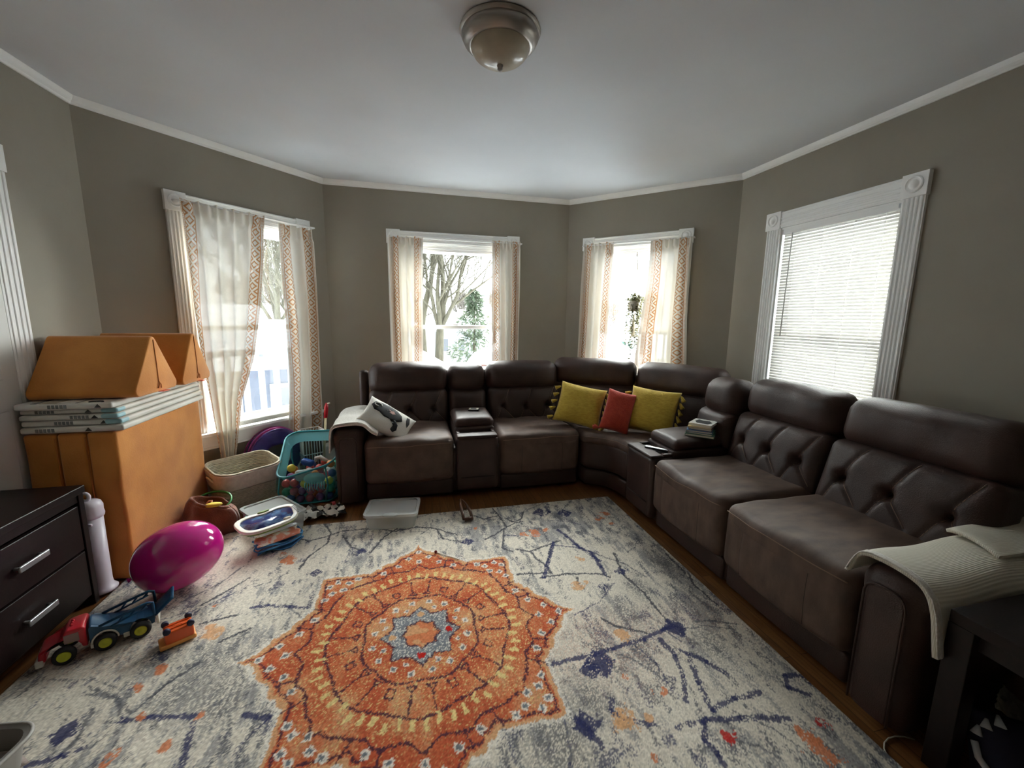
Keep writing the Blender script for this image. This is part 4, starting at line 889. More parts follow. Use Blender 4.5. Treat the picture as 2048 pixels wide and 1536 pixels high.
o = MB().rbox((0, 0, 0), (.10, .055, .05), .02, (5, 4, 3), None, HT @ Tr(-.02, -.06, .268) @ Rz(-25) @ Ry(12)).build('toy_train', mat('royal_blue_plastic', (24, 74, 150), .35))
tag(o, 'blue toy train lying on top of the play balls', 'toy')
MB().lathe([(0, 0), (.014, 0), (.016, .006), (.014, .012), (0, .012)], (0, 0, 0), 16, HT @ Tr(-.075, -.055, .258) @ Ry(90)).build('buffer', M_tyre, o); PW.pop(o.name, None)
o = MB().tube([tuple(HT @ Vector(p)) for p in ((.03, -.03, .262), (.035, -.03, .29), (.07, -.035, .295), (.105, -.05, .275), (.13, -.05, .262))], [.010, .014, .017, .015, .008], 12).build('plush_toy', M_white_cloth)
tag(o, 'small white plush toy lying on the play balls', 'plush toy')
o = MB().rbox((0, 0, 0), (.11, .05, .085), .024, (5, 3, 4), None, HT @ Tr(-.03, -.215, .222)).build('storage_pouch', mat('pale_grey_vinyl', (168, 182, 180), .5)); tag(o, 'pale grey rounded pouch pressed against the mesh of the teal hamper', 'pouch')

# ------------------------------------------------------------ pink and purple pop-up tunnel, folded flat behind the baskets
tn = thing('play_tunnel', 'pink and purple pop-up play tunnel folded flat below the leftmost window', 'play tunnel', (-1.14, 3.74, 0)); NT = Tr(-1.170, 3.770, 0) @ Rz(46.6) @ Matrix.Diagonal((1, .62, 1, 1))
M_pink = mat('pink_nylon', (186, 60, 140), .4, (150, 52, 132), 9, sheen=.3, translucent=.2); M_purp = mat('purple_nylon', (84, 64, 140), .4, (62, 46, 112), 9, translucent=.2)
for i, (dy, mt, rr_) in enumerate(((-.055, M_purp, .220), (-.02, M_pink, .232), (.015, M_purp, .228), (.045, M_pink, .234))):
    MB().tube([(rr_*math.cos(a), dy+.006*math.sin(3*a), .238+rr_*math.sin(a)) for a in [2*PI*k/40 for k in range(40)]], .007, 8, closed=True, M=NT).build('hoop', M_pink if i % 2 else mt, tn)
def tsurf(u, v): a = 2*PI*u; rr_ = .225-.03*math.sin(PI*v)*(1+.3*math.sin(9*a)); return (rr_*math.cos(a), -.055+.10*v, .238+rr_*math.sin(a)+.004*math.sin(14*a))
MB().grid(60, 8, tsurf, NT).build('tunnel_cloth', M_pink, tn, solid=.002)
def tfront(u, v): a = 2*PI*u; rr_ = .222*(1-.45*v); return (rr_*math.cos(a), -.062-.01*math.sin(7*a+3*v), .238+rr_*math.sin(a)*(1-.1*v)-.02*v)
MB().grid(60, 5, tfront, NT).build('end_flap', M_purp, tn, solid=.002)
# wire crate and the red-tipped toy broom behind the hamper
wc = thing('wire_crate', 'white wire crate with brown slats behind the teal hamper', 'crate', (-.93, 3.80, 0)); WT_ = Tr(-.905, 3.90, 0) @ Rz(30)
m = MB()
for z in (.02, .2, .405): m.tube([(-.09, -.07, z), (.09, -.07, z), (.09, .07, z), (-.09, .07, z)], .005, 6, closed=True, M=WT_)
for q in range(9):
    for y in (-.07, .07): m.tube([(-.09+.0225*q, y, .02), (-.09+.0225*q, y, .405)], .0028, 5, M=WT_)
for q in range(1, 6):
    for x in (-.09, .09): m.tube([(x, -.07+.0233*q, .02), (x, -.07+.0233*q, .405)], .0028, 5, M=WT_)
m.build('wire_frame', M_trim, wc)
for q in range(7): MB().box((-.082+.0245*q, -.05, .03), (-.066+.0245*q, .05, .375), WT_).build('board', mat('brown_board', (92+8*(q % 3), 66, 50), .7), wc, smooth=False)
br = thing('toy_broom', 'toy broom with a pale handle and red tip leaning in the corner behind the hamper', 'toy', (-.80, 3.92, 0))
MB().tube([(-.80, 3.80, .02), (-.790, 3.87, .30), (-.782, 3.93, .50)], .010, 10).build('handle', mat('pale_wood', (206, 190, 150), .5), br)
MB().tube([(-.782, 3.93, .50), (-.776, 3.965, .60), (-.772, 3.975, .63)], [.016, .018, .010], 12).build('grip', M_red, br)
MB().tube([(-.775, 3.97, .622), (-.745, 3.965, .628)], .008, 8).build('hanging_loop', M_wht, br)

# ------------------------------------------------------------ brown felt bag with green hoop
fb = thing('felt_toy_bag', 'brown soft felt bag with a green rim and yellow leaf patch, beside the balloon', 'toy bag', (-1.30, 2.93, 0)); BT = Tr(-1.310, 2.935, 0) @ Rz(-20) @ Matrix.Scale(.92, 4)
M_felt = mat('brown_felt', (128, 66, 36), .95, (104, 50, 26), 12, sheen=.4, bump=.3, bscale=150)
def bagf(u, v):
    a = 2*PI*u; z = v; rx = .165*(1+.14*math.sin(PI*z*.9)-.22*z**4)+.010*math.sin(5*a+3*z); ry = .115*(1+.16*math.sin(PI*z*.9)-.22*z**4)+.012*math.sin(4*a+1)
    p = Vector((rx*math.cos(a), ry*math.sin(a), .004+.205*z*(1+.16*math.cos(a+2.4)*z)))
    return p+Vector([mnoise.noise(p*14+Vector((i*9, 0, 0)))*.012 for i in range(3)])
def bagrim(u, v):
    a = 2*PI*u; p0 = Vector(bagf(u, 1)); k = 1-.45*v; return Vector((p0.x*k, p0.y*k, p0.z+.016*math.sin(PI*min(1, v*2))-.10*max(0, v-.25)))
m = MB(); m.grid(56, 24, bagf, BT); m.grid(56, 12, bagrim, BT); m.build('bag_body', M_felt, fb, solid=.006)
MB().tube([tuple(Vector((.14*math.cos(a)-.05, .05+.10*math.sin(a), .185+.045*math.sin(a)))) for a in [2*PI*k/36 for k in range(36)]], .0075, 8, closed=True, M=BT).build('green_hoop', mat('green_plastic', (42, 128, 56), .4), fb)
lf = [(.052*math.cos(a)*(1+.15*math.cos(a)), .024*math.sin(a)) for a in [2*PI*k/24 for k in range(24)]]
MB().prism(lf, 0, .005, BT @ Tr(.075, -.070, .232) @ Rz(25) @ Rx(18)).build('leaf_patch', mat('yellow_felt', (226, 196, 72), .8), fb)
MB().tube([tuple(BT @ Vector(p)) for p in ((.0, -.04, .222), (.012, -.03, .240), (.035, -.03, .242), (.05, -.05, .232))], .005, 8).build('cord_loop', mat('peach_cord', (226, 168, 136), .8), fb)

# ------------------------------------------------------------ plastic bin with lid, drawing tablet on it
M_clear = glassy('clear_plastic', (.93, .95, .95), .10, 1, .12, diff=.32, dcol=(228, 232, 232)); M_lid = glassy('frosted_plastic_lid', (.86, .88, .88), .08, 1, .2, diff=.48, dcol=(196, 200, 198))
def bin_(name, lab, T, hx, hy, h, latch, lidm):
    o = thing(name, lab, 'storage box', tuple(T.to_translation()))
    rg = [ring_pts(hx*.86, hy*.86, .025, .003, 4), ring_pts(hx*.90, hy*.90, .025, .012, 4), ring_pts(hx*.96, hy*.96, .028, h-.012, 4), ring_pts(hx, hy, .03, h-.010, 4), ring_pts(hx, hy, .03, h-.002, 4)]
    n = len(rg[0]); m = MB(); m.add([p for r_ in rg for p in r_], [(i*n+k, i*n+(k+1) % n, (i+1)*n+(k+1) % n, (i+1)*n+k) for i in range(4) for k in range(n)]+[tuple(range(n))[::-1]], T)
    m.build('box_body', M_clear, o, angle=50)
    rl = [ring_pts(hx+.006, hy+.006, .034, h-.014, 4), ring_pts(hx+.006, hy+.006, .034, h+.004, 4), ring_pts(hx*.93, hy*.92, .03, h+.005, 4), ring_pts(hx*.91, hy*.90, .028, h-.004, 4)]
    m = MB(); m.add([p for r_ in rl for p in r_], [(i*n+k, i*n+(k+1) % n, (i+1)*n+(k+1) % n, (i+1)*n+k) for i in range(3) for k in range(n)]+[tuple(3*n+k for k in range(n))], T)
    m.build('lid', lidm, o, angle=50)
    if latch:
        for sg in (-1, 1): MB().rbox((sg*(hx+.012), 0, h-.018), (.012, .11, .026), .005, (1, 4, 2), M=T).build('latch', latch, o)
    return o
BL = Tr(-.940, 2.905, 0) @ Rz(40)
bin_('storage_bin', 'low clear plastic bin with turquoise latch under the drawing tablet', BL, .135, .185, .125, mat('turquoise_latch', (60, 178, 168), .4), M_lid)
TTb = Tr(-.905, 2.70, .150) @ Rz(33) @ Rx(5) @ Ry(-3)
tb = thing('drawing_tablet', "child's drawing tablet with a white frame and swirling blue water screen", 'toy tablet', (-.905, 2.70, .15))
def oval(hx, hy, waist, n=48):
    out = []
    for k in range(n):
        a = 2*PI*k/n; c, s_ = math.cos(a), math.sin(a); e = .62; x = hx*math.copysign(abs(c)**e, c); y = hy*math.copysign(abs(s_)**e, s_)
        out.append((x*(1+.10*(y/hy)), y*(1-waist*math.exp(-(x/.05)**2)) if y > 0 else y))
    return out
def ringmesh(outer, inner, z0, z1):
    n = len(outer); vs = [(p[0], p[1], z0) for p in outer]+[(p[0], p[1], z1) for p in outer]+[(p[0], p[1], z1) for p in inner]+[(p[0], p[1], z0) for p in inner]
    return vs, [(i*n+k, i*n+(k+1) % n, ((i+1) % 4)*n+(k+1) % n, ((i+1) % 4)*n+k) for i in range(4) for k in range(n)]
m = MB(); m.add(*ringmesh(oval(.170, .115, .16), oval(.142, .088, .22), -.006, .012), M=TTb); m.build('frame', M_wht, tb, bevel=.005, seg=3, angle=50)
MB().prism(oval(.160, .106, .16), -.020, -.005, TTb).build('green_back', mat('leaf_green_plastic', (106, 148, 52), .45), tb, bevel=.004)
m_sw = mat('blue_water_screen', (40, 58, 120), .15, (130, 172, 214), 14, coat=.7, bump=.4, bscale=25, detail=5, lo=.45, hi=.72)
MB().prism(oval(.145, .091, .22), -.004, .005, TTb).build('screen', m_sw, tb)
MB().prism([(.034*math.cos(a), .096+.011*math.sin(a)) for a in [2*PI*k/20 for k in range(20)]], .008, .016, TTb).build('green_button', mat('olive_plastic', (112, 138, 60), .45), tb)
MB().prism([(.085+.022*math.cos(a), -.076+.013*math.sin(a)) for a in [2*PI*k/20 for k in range(20)]], .008, .016, TTb).build('cream_button', M_wht, tb)
for q in range(6): MB().box((.152, -.05+.018*q, .0115), (.168, -.045+.018*q, .0135), TTb).build('slot', M_tyre, tb, smooth=False)
# crumpled cloth book
cb = thing('cloth_book', 'crumpled blue and salmon patterned cloth book on the rug below the tablet', 'cloth book', (-.82, 2.6, RUGZ)); CT = Tr(-.835, 2.625, RUGZ) @ Rz(28)
M_cb1 = mat('salmon_print_cloth', (232, 150, 122), .85, (236, 222, 206), 26, lo=.45, hi=.55); M_cb2 = mat('blue_cloth', (72, 142, 192), .8, (58, 112, 168), 12)
for i, (z, mt, sx, sy, ph) in enumerate(((.012, M_cb2, .125, .070, 0), (.030, M_cb1, .118, .062, 1.7), (.046, M_cb2, .122, .064, 2.9), (.062, M_cb1, .115, .060, 4.2))):
    def pg(u, v, z=z, sx=sx, sy=sy, ph=ph):
        x = (2*u-1)*sx; y = (2*v-1)*sy; return (x+.008*math.sin(9*v+ph), y+.010*math.sin(7*u+ph), max(.004, z+.010*math.sin(8*u+ph)*math.cos(4*v+ph)+.016*max(0, u-.7)*3-.3*(z-.01)*(2*v-1)**2*.3))
    MB().grid(22, 14, pg, CT).build('page', mt, cb, solid=.006)
MB().tube([tuple(CT @ Vector(p)) for p in ((-.12, -.068, .030), (-.04, -.078, .034), (.05, -.075, .036), (.115, -.055, .045), (.135, -.01, .05), (.12, .03, .07))], .006, 8).build('piping', M_cb2, cb)
# black and white crinkle paper by the sofa arm
ck = thing('crinkle_toy', 'crumpled black and white printed crinkle cloth on the floor at the sofa corner', 'crinkle toy', (-.66, 3.05, 0)); KT = Tr(-.655, 3.0, .0) @ Rz(25) @ Matrix.Scale(1.15, 4)
def pattern_mat(name, c1, c2, sc):
    m = bpy.data.materials.new(name); m.use_nodes = True; N = m.node_tree.nodes; L = m.node_tree.links; b = N['Principled BSDF']; b.inputs['Roughness'].default_value = .45
    tc = N.new('ShaderNodeTexCoord'); v = N.new('ShaderNodeTexVoronoi'); v.inputs['Scale'].default_value = sc; L.new(tc.outputs['Object'], v.inputs['Vector'])
    sp = N.new('ShaderNodeSeparateColor'); L.new(v.outputs['Color'], sp.inputs[0]); g = N.new('ShaderNodeMath'); g.operation = 'GREATER_THAN'; g.inputs[1].default_value = .52; L.new(sp.outputs[0], g.inputs[0])
    x = N.new('ShaderNodeMix'); x.data_type = 'RGBA'; x.inputs[6].default_value = lin(c1); x.inputs[7].default_value = lin(c2); L.new(g.outputs[0], x.inputs[0]); L.new(x.outputs[2], b.inputs['Base Color']); return m
M_ck = pattern_mat('crinkle_print', (20, 20, 20), (214, 210, 202), 24)
def ckf(u, v): x, y = (u-.5)*.24, (v-.5)*.15; p = Vector((x*16, y*16, 2)); return (x, y+.03*math.sin(6*u), .024+.026*abs(mnoise.noise(p))*1.6+.012*math.sin(17*u+9*v))
MB().grid(26, 18, ckf, KT).build('printed_cloth', M_ck, ck, smooth=False, solid=.003)
MB().grid(6, 4, lambda u, v: (-.17+.12*u, .02+.08*v, .012+.018*u+.004*math.sin(5*v)), KT).build('paper_corner', mat('cream_paper', (206, 200, 188), .7), ck, solid=.0015)
MB().grid(5, 5, lambda u, v: (.055+.02*u, -.03+.06*v, .068+.010*math.sin(4*v)), KT).build('red_patch', mat('red_cloth', (160, 30, 34), .7), ck, solid=.002)
# clear box in front of the sofa
B2 = Tr(-.160, 2.80, RUGZ*.5) @ Rz(-6)
cbx = bin_('clear_box', 'clear plastic storage box with lid standing at the rug edge in front of the sofa', B2, .172, .125, .108, None, glassy('clear_lid', (.90, .93, .93), .14, 1, .1, diff=.42, dcol=(226, 230, 230)))
MB().prism([(.05*math.cos(a), -.125+.024*math.sin(a)) for a in [2*PI*k/20 for k in range(20)]], .106, .115, B2).build('finger_tab', M_lid, cbx)
for i, (x, y, r) in enumerate(((-.05, 0, .026), (.05, .01, .022))):
    tag(MB().rbox((0, 0, 0), (.10, .06, .04), .016, (4, 3, 2), None, B2 @ Tr(x, y, .028)).build('small_parcel', mat('tan_wrap', (196-20*i, 168-14*i, 132), .6)), ['tan parcel in the left half', 'darker tan parcel in the right half'][i]+' of the clear box in front of the sofa', 'parcel')
# brown toy horse / bootlet shape on the rug edge
hc = thing('hair_clip', 'brown claw-shaped hair clip lying on the far edge of the rug', 'hair clip', (.335, 2.79, RUGZ)); HC = Tr(.335, 2.765, RUGZ) @ Rz(8) @ Matrix.Scale(1.25, 4)
M_br = mat('brown_plastic', (88, 58, 40), .3)
MB().tube([(-.020, -.065, .012), (0, -.070, .016), (.024, -.063, .012)], .012, 8, M=HC).build('clip_spring', M_br, hc)
for sx, b in ((-1, .02), (1, .026)): MB().tube([(sx*.024, -.062, .012), (sx*b, -.02, .030), (sx*.018, .03, .050), (sx*.004, .085, .062+.0*sx), (sx*-.008, .11, .05)], [.008, .009, .008, .005, .003], 8, M=HC).build('clip_jaw', M_br, hc)
for q in range(3): MB().tube([(-.018+.018*q, .01, .046), (-.016+.016*q, .04, .012)], .003, 6, M=HC).build('clip_tooth', M_br, hc)
st_ = thing('match_stick', 'thin white stick with a dark red tip lying on the rug medallion', 'stick', (.17, 2.28, RUGZ))
MB().tube([(.105, 2.335, RUGZ+.003), (.232, 2.232, RUGZ+.003)], .0026, 8).build('stick', M_wht, st_)
MB().ball((.105, 2.336, RUGZ+.006), .009, 10, 8).build('red_tip', mat('dark_red_tip', (120, 18, 20), .4), st_)

# ------------------------------------------------------------ things on the sofa
def pillow_obj(name, label, T, w_, h_, th, mt, group=None, tassels=None, tm=None, sag=.0, cat='cushion'):
    t = thing(name, label, cat, tuple(T.to_translation()), 0, group)
    def f(u, v, sg):
        x = 2*u-1; y = 2*v-1; e = max(0, (1-abs(x)**2.6)*(1-abs(y)**2.6))**.5
        px = x*w_/2*(1-.07*(1-y*y)*abs(x)**3+.0); py = y*h_/2*(1-.07*(1-x*x)*abs(y)**3)
        nz = mnoise.noise(Vector((px*9, py*9, sg*3)))*.010*e
        return (px, sg*(-th/2*e)+nz, py-sag*(1-x*x)*(y > 0)*y)
    m = MB(); m.grid(26, 26, lambda u, v: f(u, v, 1), T); m.grid(26, 26, lambda u, v: f(1-u, v, -1), T)
    o = m.build('cushion_cover', mt, t)
    b = o.modifiers.new('weld', 'WELD'); b.merge_threshold = .0008
    if tassels:
        for (x, y, dx, dy) in tassels:
            L_ = .056; a = math.atan2(dx, -dy)
            pts = [(x*w_/2, -.004, y*h_/2), (x*w_/2+dx*.3*L_, -.006, y*h_/2+dy*.3*L_), (x*w_/2+dx*.5*L_, -.008, y*h_/2+dy*.5*L_), (x*w_/2+dx*L_, -.010, y*h_/2+dy*L_)]
            MB().tube(pts, [.004, .011, .012, .019], 10, M=T).build('tassel', tm or mt, t)
    return t
M_yel = mat('mustard_linen', (200, 172, 64), .95, (184, 154, 52), 30, bump=.35, bscale=130, sheen=.2, stretch=(1, 1, 3)); M_rust = mat('rust_linen', (176, 60, 38), .95, (160, 50, 32), 30, bump=.3, bscale=130, sheen=.2)
side = lambda: [(1.0, y, .55, -.85) for y in (.85, .55, .25, -.05, -.35, -.65, -.92)]+[(-1.0, y, -.75, -.5) for y in (.7, .35, 0, -.35, -.8)]
YP1 = Tr(1.40, 3.27, .675) @ Rz(-28) @ Ry(10) @ Rx(-30); YP2 = Tr(1.90, 2.955, .675) @ Rz(-48) @ Ry(3) @ Rx(-26)
pillow_obj('throw_pillow', 'mustard yellow tasselled cushion on the left of the rust one', YP1, .40, .37, .15, M_yel, 'mustard cushions', side(), M_yel)
pillow_obj('throw_pillow', 'mustard yellow tasselled cushion on the right of the rust one', YP2, .40, .38, .15, M_yel, 'mustard cushions', side(), M_yel)
RP = Tr(1.655, 3.06, .655) @ Rz(-30) @ Ry(12) @ Rx(-26)
pillow_obj('throw_pillow', 'rust red cushion with corner tassels, wedged between the two yellow ones', RP, .24, .36, .12, M_rust, None, [(1, .95, .9, -.5), (1, .9, .5, -.9), (-1, -.95, -.8, -.3), (-.9, -1, -.9, .1), (.95, -1, -.2, -.6)], mat('salmon_tassel', (196, 84, 62), .9))
# black and white animal print cushion against the left arm
CP = Tr(-.205, 3.26, .618) @ Rz(-4) @ Ry(33) @ Rx(-48)
cow = pillow_obj('throw_pillow', 'white cushion with a black animal print leaning on the left sofa arm', CP, .40, .25, .11, mat('white_canvas', (224, 222, 214), .85, bump=.2, bscale=120))
def onp(x, y, w_=.40, h_=.25, th=.11):
    a = x/(w_/2); b = y/(h_/2); e = max(0, (1-abs(a)**2.6)*(1-abs(b)**2.6))**.5; return Vector((x, -th/2*e-.004, y))
def patch(poly, name, mt):
    c = (sum(p[0] for p in poly)/len(poly), sum(p[1] for p in poly)/len(poly)); m = MB(); rings = 5; vs = []
    n = len(poly)
    for r_ in range(rings+1):
        for p in poly: k = r_/rings; vs.append(onp(c[0]+(p[0]-c[0])*k, c[1]+(p[1]-c[1])*k))
    m.add(vs, [(i*n+k, i*n+(k+1) % n, (i+1)*n+(k+1) % n, (i+1)*n+k) for i in range(rings) for k in range(n)], CP); m.build(name, mt, cow, solid=.003)
patch([(-.165, .035), (-.15, .075), (-.10, .085), (-.04, .095), (.03, .085), (.08, .06), (.10, .02), (.07, -.005), (.02, -.015), (-.04, -.02), (-.09, .0), (-.13, .0)], 'print_patch', M_black)
patch([(.00, -.01), (.05, -.005), (.085, -.03), (.095, -.07), (.075, -.095), (.05, -.085), (.055, -.05), (.03, -.03)], 'print_patch', M_black)
patch([(.12, .08), (.145, .085), (.16, .04), (.155, .0), (.14, .02), (.125, .05)], 'print_patch', M_black)
patch([(-.03, .055), (.01, .06), (.03, .045), (.01, .03), (-.02, .035)], 'print_patch', mat('skin_pink_print', (200, 160, 148), .8))
def ringp(pts, r): 
    MB().tube([tuple(onp(*p)+Vector((0, -.003, 0))) for p in pts], r, 6, M=CP).build('print_line', mat('white_print', (228, 226, 220), .8), cow)
ringp([(-.12+.028*math.cos(a), .055+.016*math.sin(a)) for a in [2*PI*k/14 for k in range(12)]], .004)
# cream throws
def sheet(name, lab, T, path, x0, x1, mt, fn=None, nx=30, th=.012, group=None, layers=1):
    """path: (y,z) polyline across the arm; swept along x"""
    t = thing(name, lab, 'blanket', tuple((T @ Vector((x0, path[0][0], path[0][1])))), 0, group)
    L_ = [0]
    for a, b in zip(path, path[1:]): L_.append(L_[-1]+math.hypot(b[0]-a[0], b[1]-a[1]))
    def pt(u, v, k):
        s_ = v*L_[-1]; y = np.interp(s_, L_, [p[0] for p in path]); z = np.interp(s_, L_, [p[1] for p in path]); x = x0+(x1-x0)*u
        p = Vector((x, y, z+k*(th*1.15)))
        return fn(p, u, v) if fn else p
    for k in range(layers):
        MB().grid(nx, 44, lambda u, v, k=k: pt(u, v, k), T).build('cloth' if k == 0 else 'folded_layer', mt, t, solid=th)
    return t
def smoothpath(p, n=3):
    for _ in range(n):
        q = [p[0]]
        for a, b in zip(p, p[1:]): q += [(a[0]*.75+b[0]*.25, a[1]*.75+b[1]*.25), (a[0]*.25+b[0]*.75, a[1]*.25+b[1]*.75)]
        q.append(p[-1]); p = q
    return p
# left arm: path runs over the arm from outside (x) to the seat, swept along y
LTm = Matrix(((0, 1, 0, 0), (1, 0, 0, 0), (0, 0, 1, 0), (0, 0, 0, 1)))
LTm = Rz(90) @ Matrix.Scale(1, 4)
lp = smoothpath([(.605, .43), (.598, .55), (.585, .612), (.50, .632), (.42, .640), (.355, .625), (.315, .575), (.27, .545)])
sheet('throw_blanket', 'folded white knitted blanket draped over the left sofa arm', LTm, lp, 3.10, 3.62, M_white_cloth, lambda p, u, v: p+Vector((.004*math.sin(20*v), 0, .018*u*math.sin(PI*v)+.004*math.sin(15*u+6*v))), layers=2, th=.011)
# right arm: local y -> world y, swept along world x
M_rib = mat('cream_ribbed_knit', (222, 216, 200), .92, bump=.0, sheen=.2)
_nt = M_rib.node_tree; _w = _nt.nodes.new('ShaderNodeTexWave'); _w.bands_direction = 'Y'; _w.inputs['Scale'].default_value = 55; _w.inputs['Distortion'].default_value = .4
_tc = _nt.nodes.new('ShaderNodeTexCoord'); _nt.links.new(_tc.outputs['Object'], _w.inputs['Vector']); _b = _nt.nodes.new('ShaderNodeBump'); _b.inputs['Strength'].default_value = .4; _b.inputs['Distance'].default_value = .003
_nt.links.new(_w.outputs['Fac'], _b.inputs['Height']); _nt.links.new(_b.outputs[0], _nt.nodes['Principled BSDF'].inputs['Normal'])
rp = smoothpath([(1.056, .525), (1.052, .575), (1.03, .600), (.97, .606), (.89, .602), (.835, .583), (.816, .52), (.812, .45), (.808, .395)])
def rfn(p, u, v):
    p.z += .006*math.sin(14*u+4*v)+.010*math.sin(PI*u)*math.sin(PI*v)
    p.y -= (.010+.010*math.sin(9*u+2))*max(0, v-.6)*2.5
    p.x -= .03*max(0, .12-v)*8*(1-u)
    return p
bk = sheet('throw_blanket', 'cream ribbed blanket thrown over the right sofa arm beside the dark table', Matrix(), rp, 1.55, 2.42, M_rib, rfn, nx=46)
hem = [Vector(rfn(Vector((1.506, np.interp(i/30, [0, 1], [0, 1]), 0)), 0, i/30)) for i in range(2)]
Lr = [0]
for a, b in zip(rp, rp[1:]): Lr.append(Lr[-1]+math.hypot(b[0]-a[0], b[1]-a[1]))
def hempt(v, du=.03, dz=0): y = np.interp(v*Lr[-1], Lr, [p[0] for p in rp]); z = np.interp(v*Lr[-1], Lr, [p[1] for p in rp]); return rfn(Vector((1.55+.87*du, y, z+dz)), du, v)
MB().grid(4, 60, lambda u, v: hempt(v, -.002+.028*u)+(Vector((0, 0, .0085)) if v < .62 else Vector((0, -.0085, .002)))+Vector((0, 0, .0012*math.sin(v*190))), ).build('hem', M_white_cloth, bk, solid=.004)
fp2 = smoothpath([(1.045, .628), (1.02, .636), (.97, .640), (.92, .636), (.87, .626)])
sheet('throw_blanket', 'upper fold of the cream blanket, lying on the back half of the right sofa arm', Matrix(), fp2, 1.93, 2.40, M_rib, lambda p, u, v: p+Vector((.05*(1-v), .0, .003+.004*math.sin(8*u+3*v))), nx=24)

# phone on the first console, remotes and books on the second
ph_ = thing('remote_control', 'small white and black remote lying on the lid of the middle sofa console', 'remote', (.50, 3.47, .62)); PT = Tr(.500, 3.455, .632) @ Rz(-18) @ Rx(2)
MB().rbox((0, 0, 0), (.092, .060, .014), .006, (3, 3, 1), M=PT).build('case', M_tyre, ph_)
MB().box((-.040, -.024, .006), (.040, .024, .0082), PT).build('face', M_wht, ph_, smooth=False, bevel=.002)
MB().box((-.026, -.014, .008), (.022, .012, .0092), PT).build('display', mat('grey_screen', (110, 116, 118), .2), ph_, smooth=False)
for i, (dx, dy, lab) in enumerate(((0, 0, 'left of the two silver edged remotes in the tray of the corner console'), (.030, -.010, 'right of the two silver edged remotes in the tray of the corner console'))):
    RT_ = Tr(1.655+dx*.6, 2.50+dy*2.0, .512) @ Rz(-52) @ Rx(12)
    t = thing('remote_control', lab, 'remote', tuple(RT_.to_translation()), 0, 'remotes in the console tray')
    MB().rbox((0, 0, 0), (.145, .022, .018), .004, (3, 1, 1), M=RT_).build('case', M_tyre, t); MB().box((-.068, -.008, .0088), (.068, .008, .0104), RT_).build('face', M_steel, t, smooth=False, bevel=.001)
bz = .616
bks = [((.185, .205, .016), (88, 138, 112), 'thick green hardback at the bottom of the book stack', 6, 0, 0), ((.170, .200, .012), (60, 120, 96), 'thin dark green book, second from the bottom of the stack', 2, .004, .002), ((.165, .195, .014), (62, 112, 160), 'blue book in the middle of the stack', 9, -.006, .004), ((.150, .180, .015), (104, 50, 44), 'maroon book under the cream one', 4, .008, .006), ((.150, .170, .008), (222, 196, 132), 'thin cream paperback near the top of the stack', 5, -.004, .002), ((.150, .165, .018), (214, 212, 206), 'white book with a black cover picture on top of the stack', -4, .012, .0)]
for i, ((a, b, h), c, lab, rz, dx, dy) in enumerate(bks):
    T = Tr(1.985+dx, 2.455+dy, bz) @ Rz(-50+rz); t = thing('book', lab, 'book', tuple(T.to_translation()), 0, 'books stacked on the corner console')
    mc = mat('book_cover', c, .4)
    m = MB(); m.box((-a/2, -b/2, 0), (a/2, b/2, .0018)); m.box((-a/2, -b/2, h-.0018), (a/2, b/2, h)); m.box((-a/2, -b/2, 0), (-a/2+.0018, b/2, h)); m.T = T
    m2 = MB(T); m2.box((-a/2, -b/2, 0), (a/2, b/2, .0018)); m2.box((-a/2, -b/2, h-.0018), (a/2, b/2, h)); m2.box((-a/2, -b/2, .0018), (-a/2+.0018, b/2, h-.0018)); m2.build('cover', mc, t, smooth=False)
    MB(T).box((-a/2+.002, -b/2+.003, .0019), (a/2-.004, b/2-.003, h-.0019)).build('pages', mat('book_pages', (226, 220, 204), .8), t, smooth=False)
    if i == 5:
        MB(T).prism([(-.03, -.05), (.045, -.055), (.06, .0), (.03, .05), (-.01, .04), (-.045, .06), (-.055, .0)], h, h+.0008).build('cover_picture', M_black, t, smooth=False)
    bz += h+.0006

# ------------------------------------------------------------ dark side table, bag and papers
stb = thing('side_table', 'dark espresso wooden side table beside the right sofa arm, cut off by the frame', 'side table', (1.85, .53, 0))
X0, X1, Y0, Y1 = 1.585, 2.12, .25, .792
MB().box((X0, Y0, .515), (X1, Y1, .555)).build('tabletop', M_espresso, stb, smooth=False, bevel=.003)
for x in (X0, X1-.062):
    for y in (Y0, Y1-.062): MB().box((x, y, 0), (x+.062, y+.062, .515)).build('leg', M_espresso, stb, smooth=False, bevel=.002)
for a, b in (((X0+.062, Y1-.05, .455), (X1-.062, Y1-.03, .515)), ((X0+.062, Y0+.03, .455), (X1-.062, Y0+.05, .515)), ((X1-.05, Y0+.062, .455), (X1-.03, Y1-.062, .515)), ((X0+.03, Y0+.062, .455), (X0+.05, Y1-.062, .515))):
    MB().box(a, b).build('apron', M_espresso, stb, smooth=False)
M_navy = mat('navy_canvas', (26, 26, 52), .8)
BG = Tr(1.752, .655, .125) @ Rz(-38) @ Rx(-28)
bg_ = pillow_obj('drawstring_bag', 'navy blue bag with white jagged print under the side table', BG, .25, .22, .12, M_navy, cat='bag')
def bgp(x, y): a = x/.16; b = y/.135; e = max(0, (1-abs(a)**2.6)*(1-abs(b)**2.6))**.5; return Vector((x*.78, -.06*e-.006, y*.81))
M_wp2 = mat('white_ink', (206, 208, 214), .7)
def strip(pts, r, name='white_print'): MB().tube([tuple(bgp(*p)) for p in pts], r, 6, M=BG).build(name, M_wp2, bg_)
strip([(-.15, .02), (-.145, -.03), (-.12, -.07), (-.07, -.10), (-.01, -.12)], .009); strip([(-.01, -.02), (.03, .03), (.07, .065), (.13, .085)], .014)
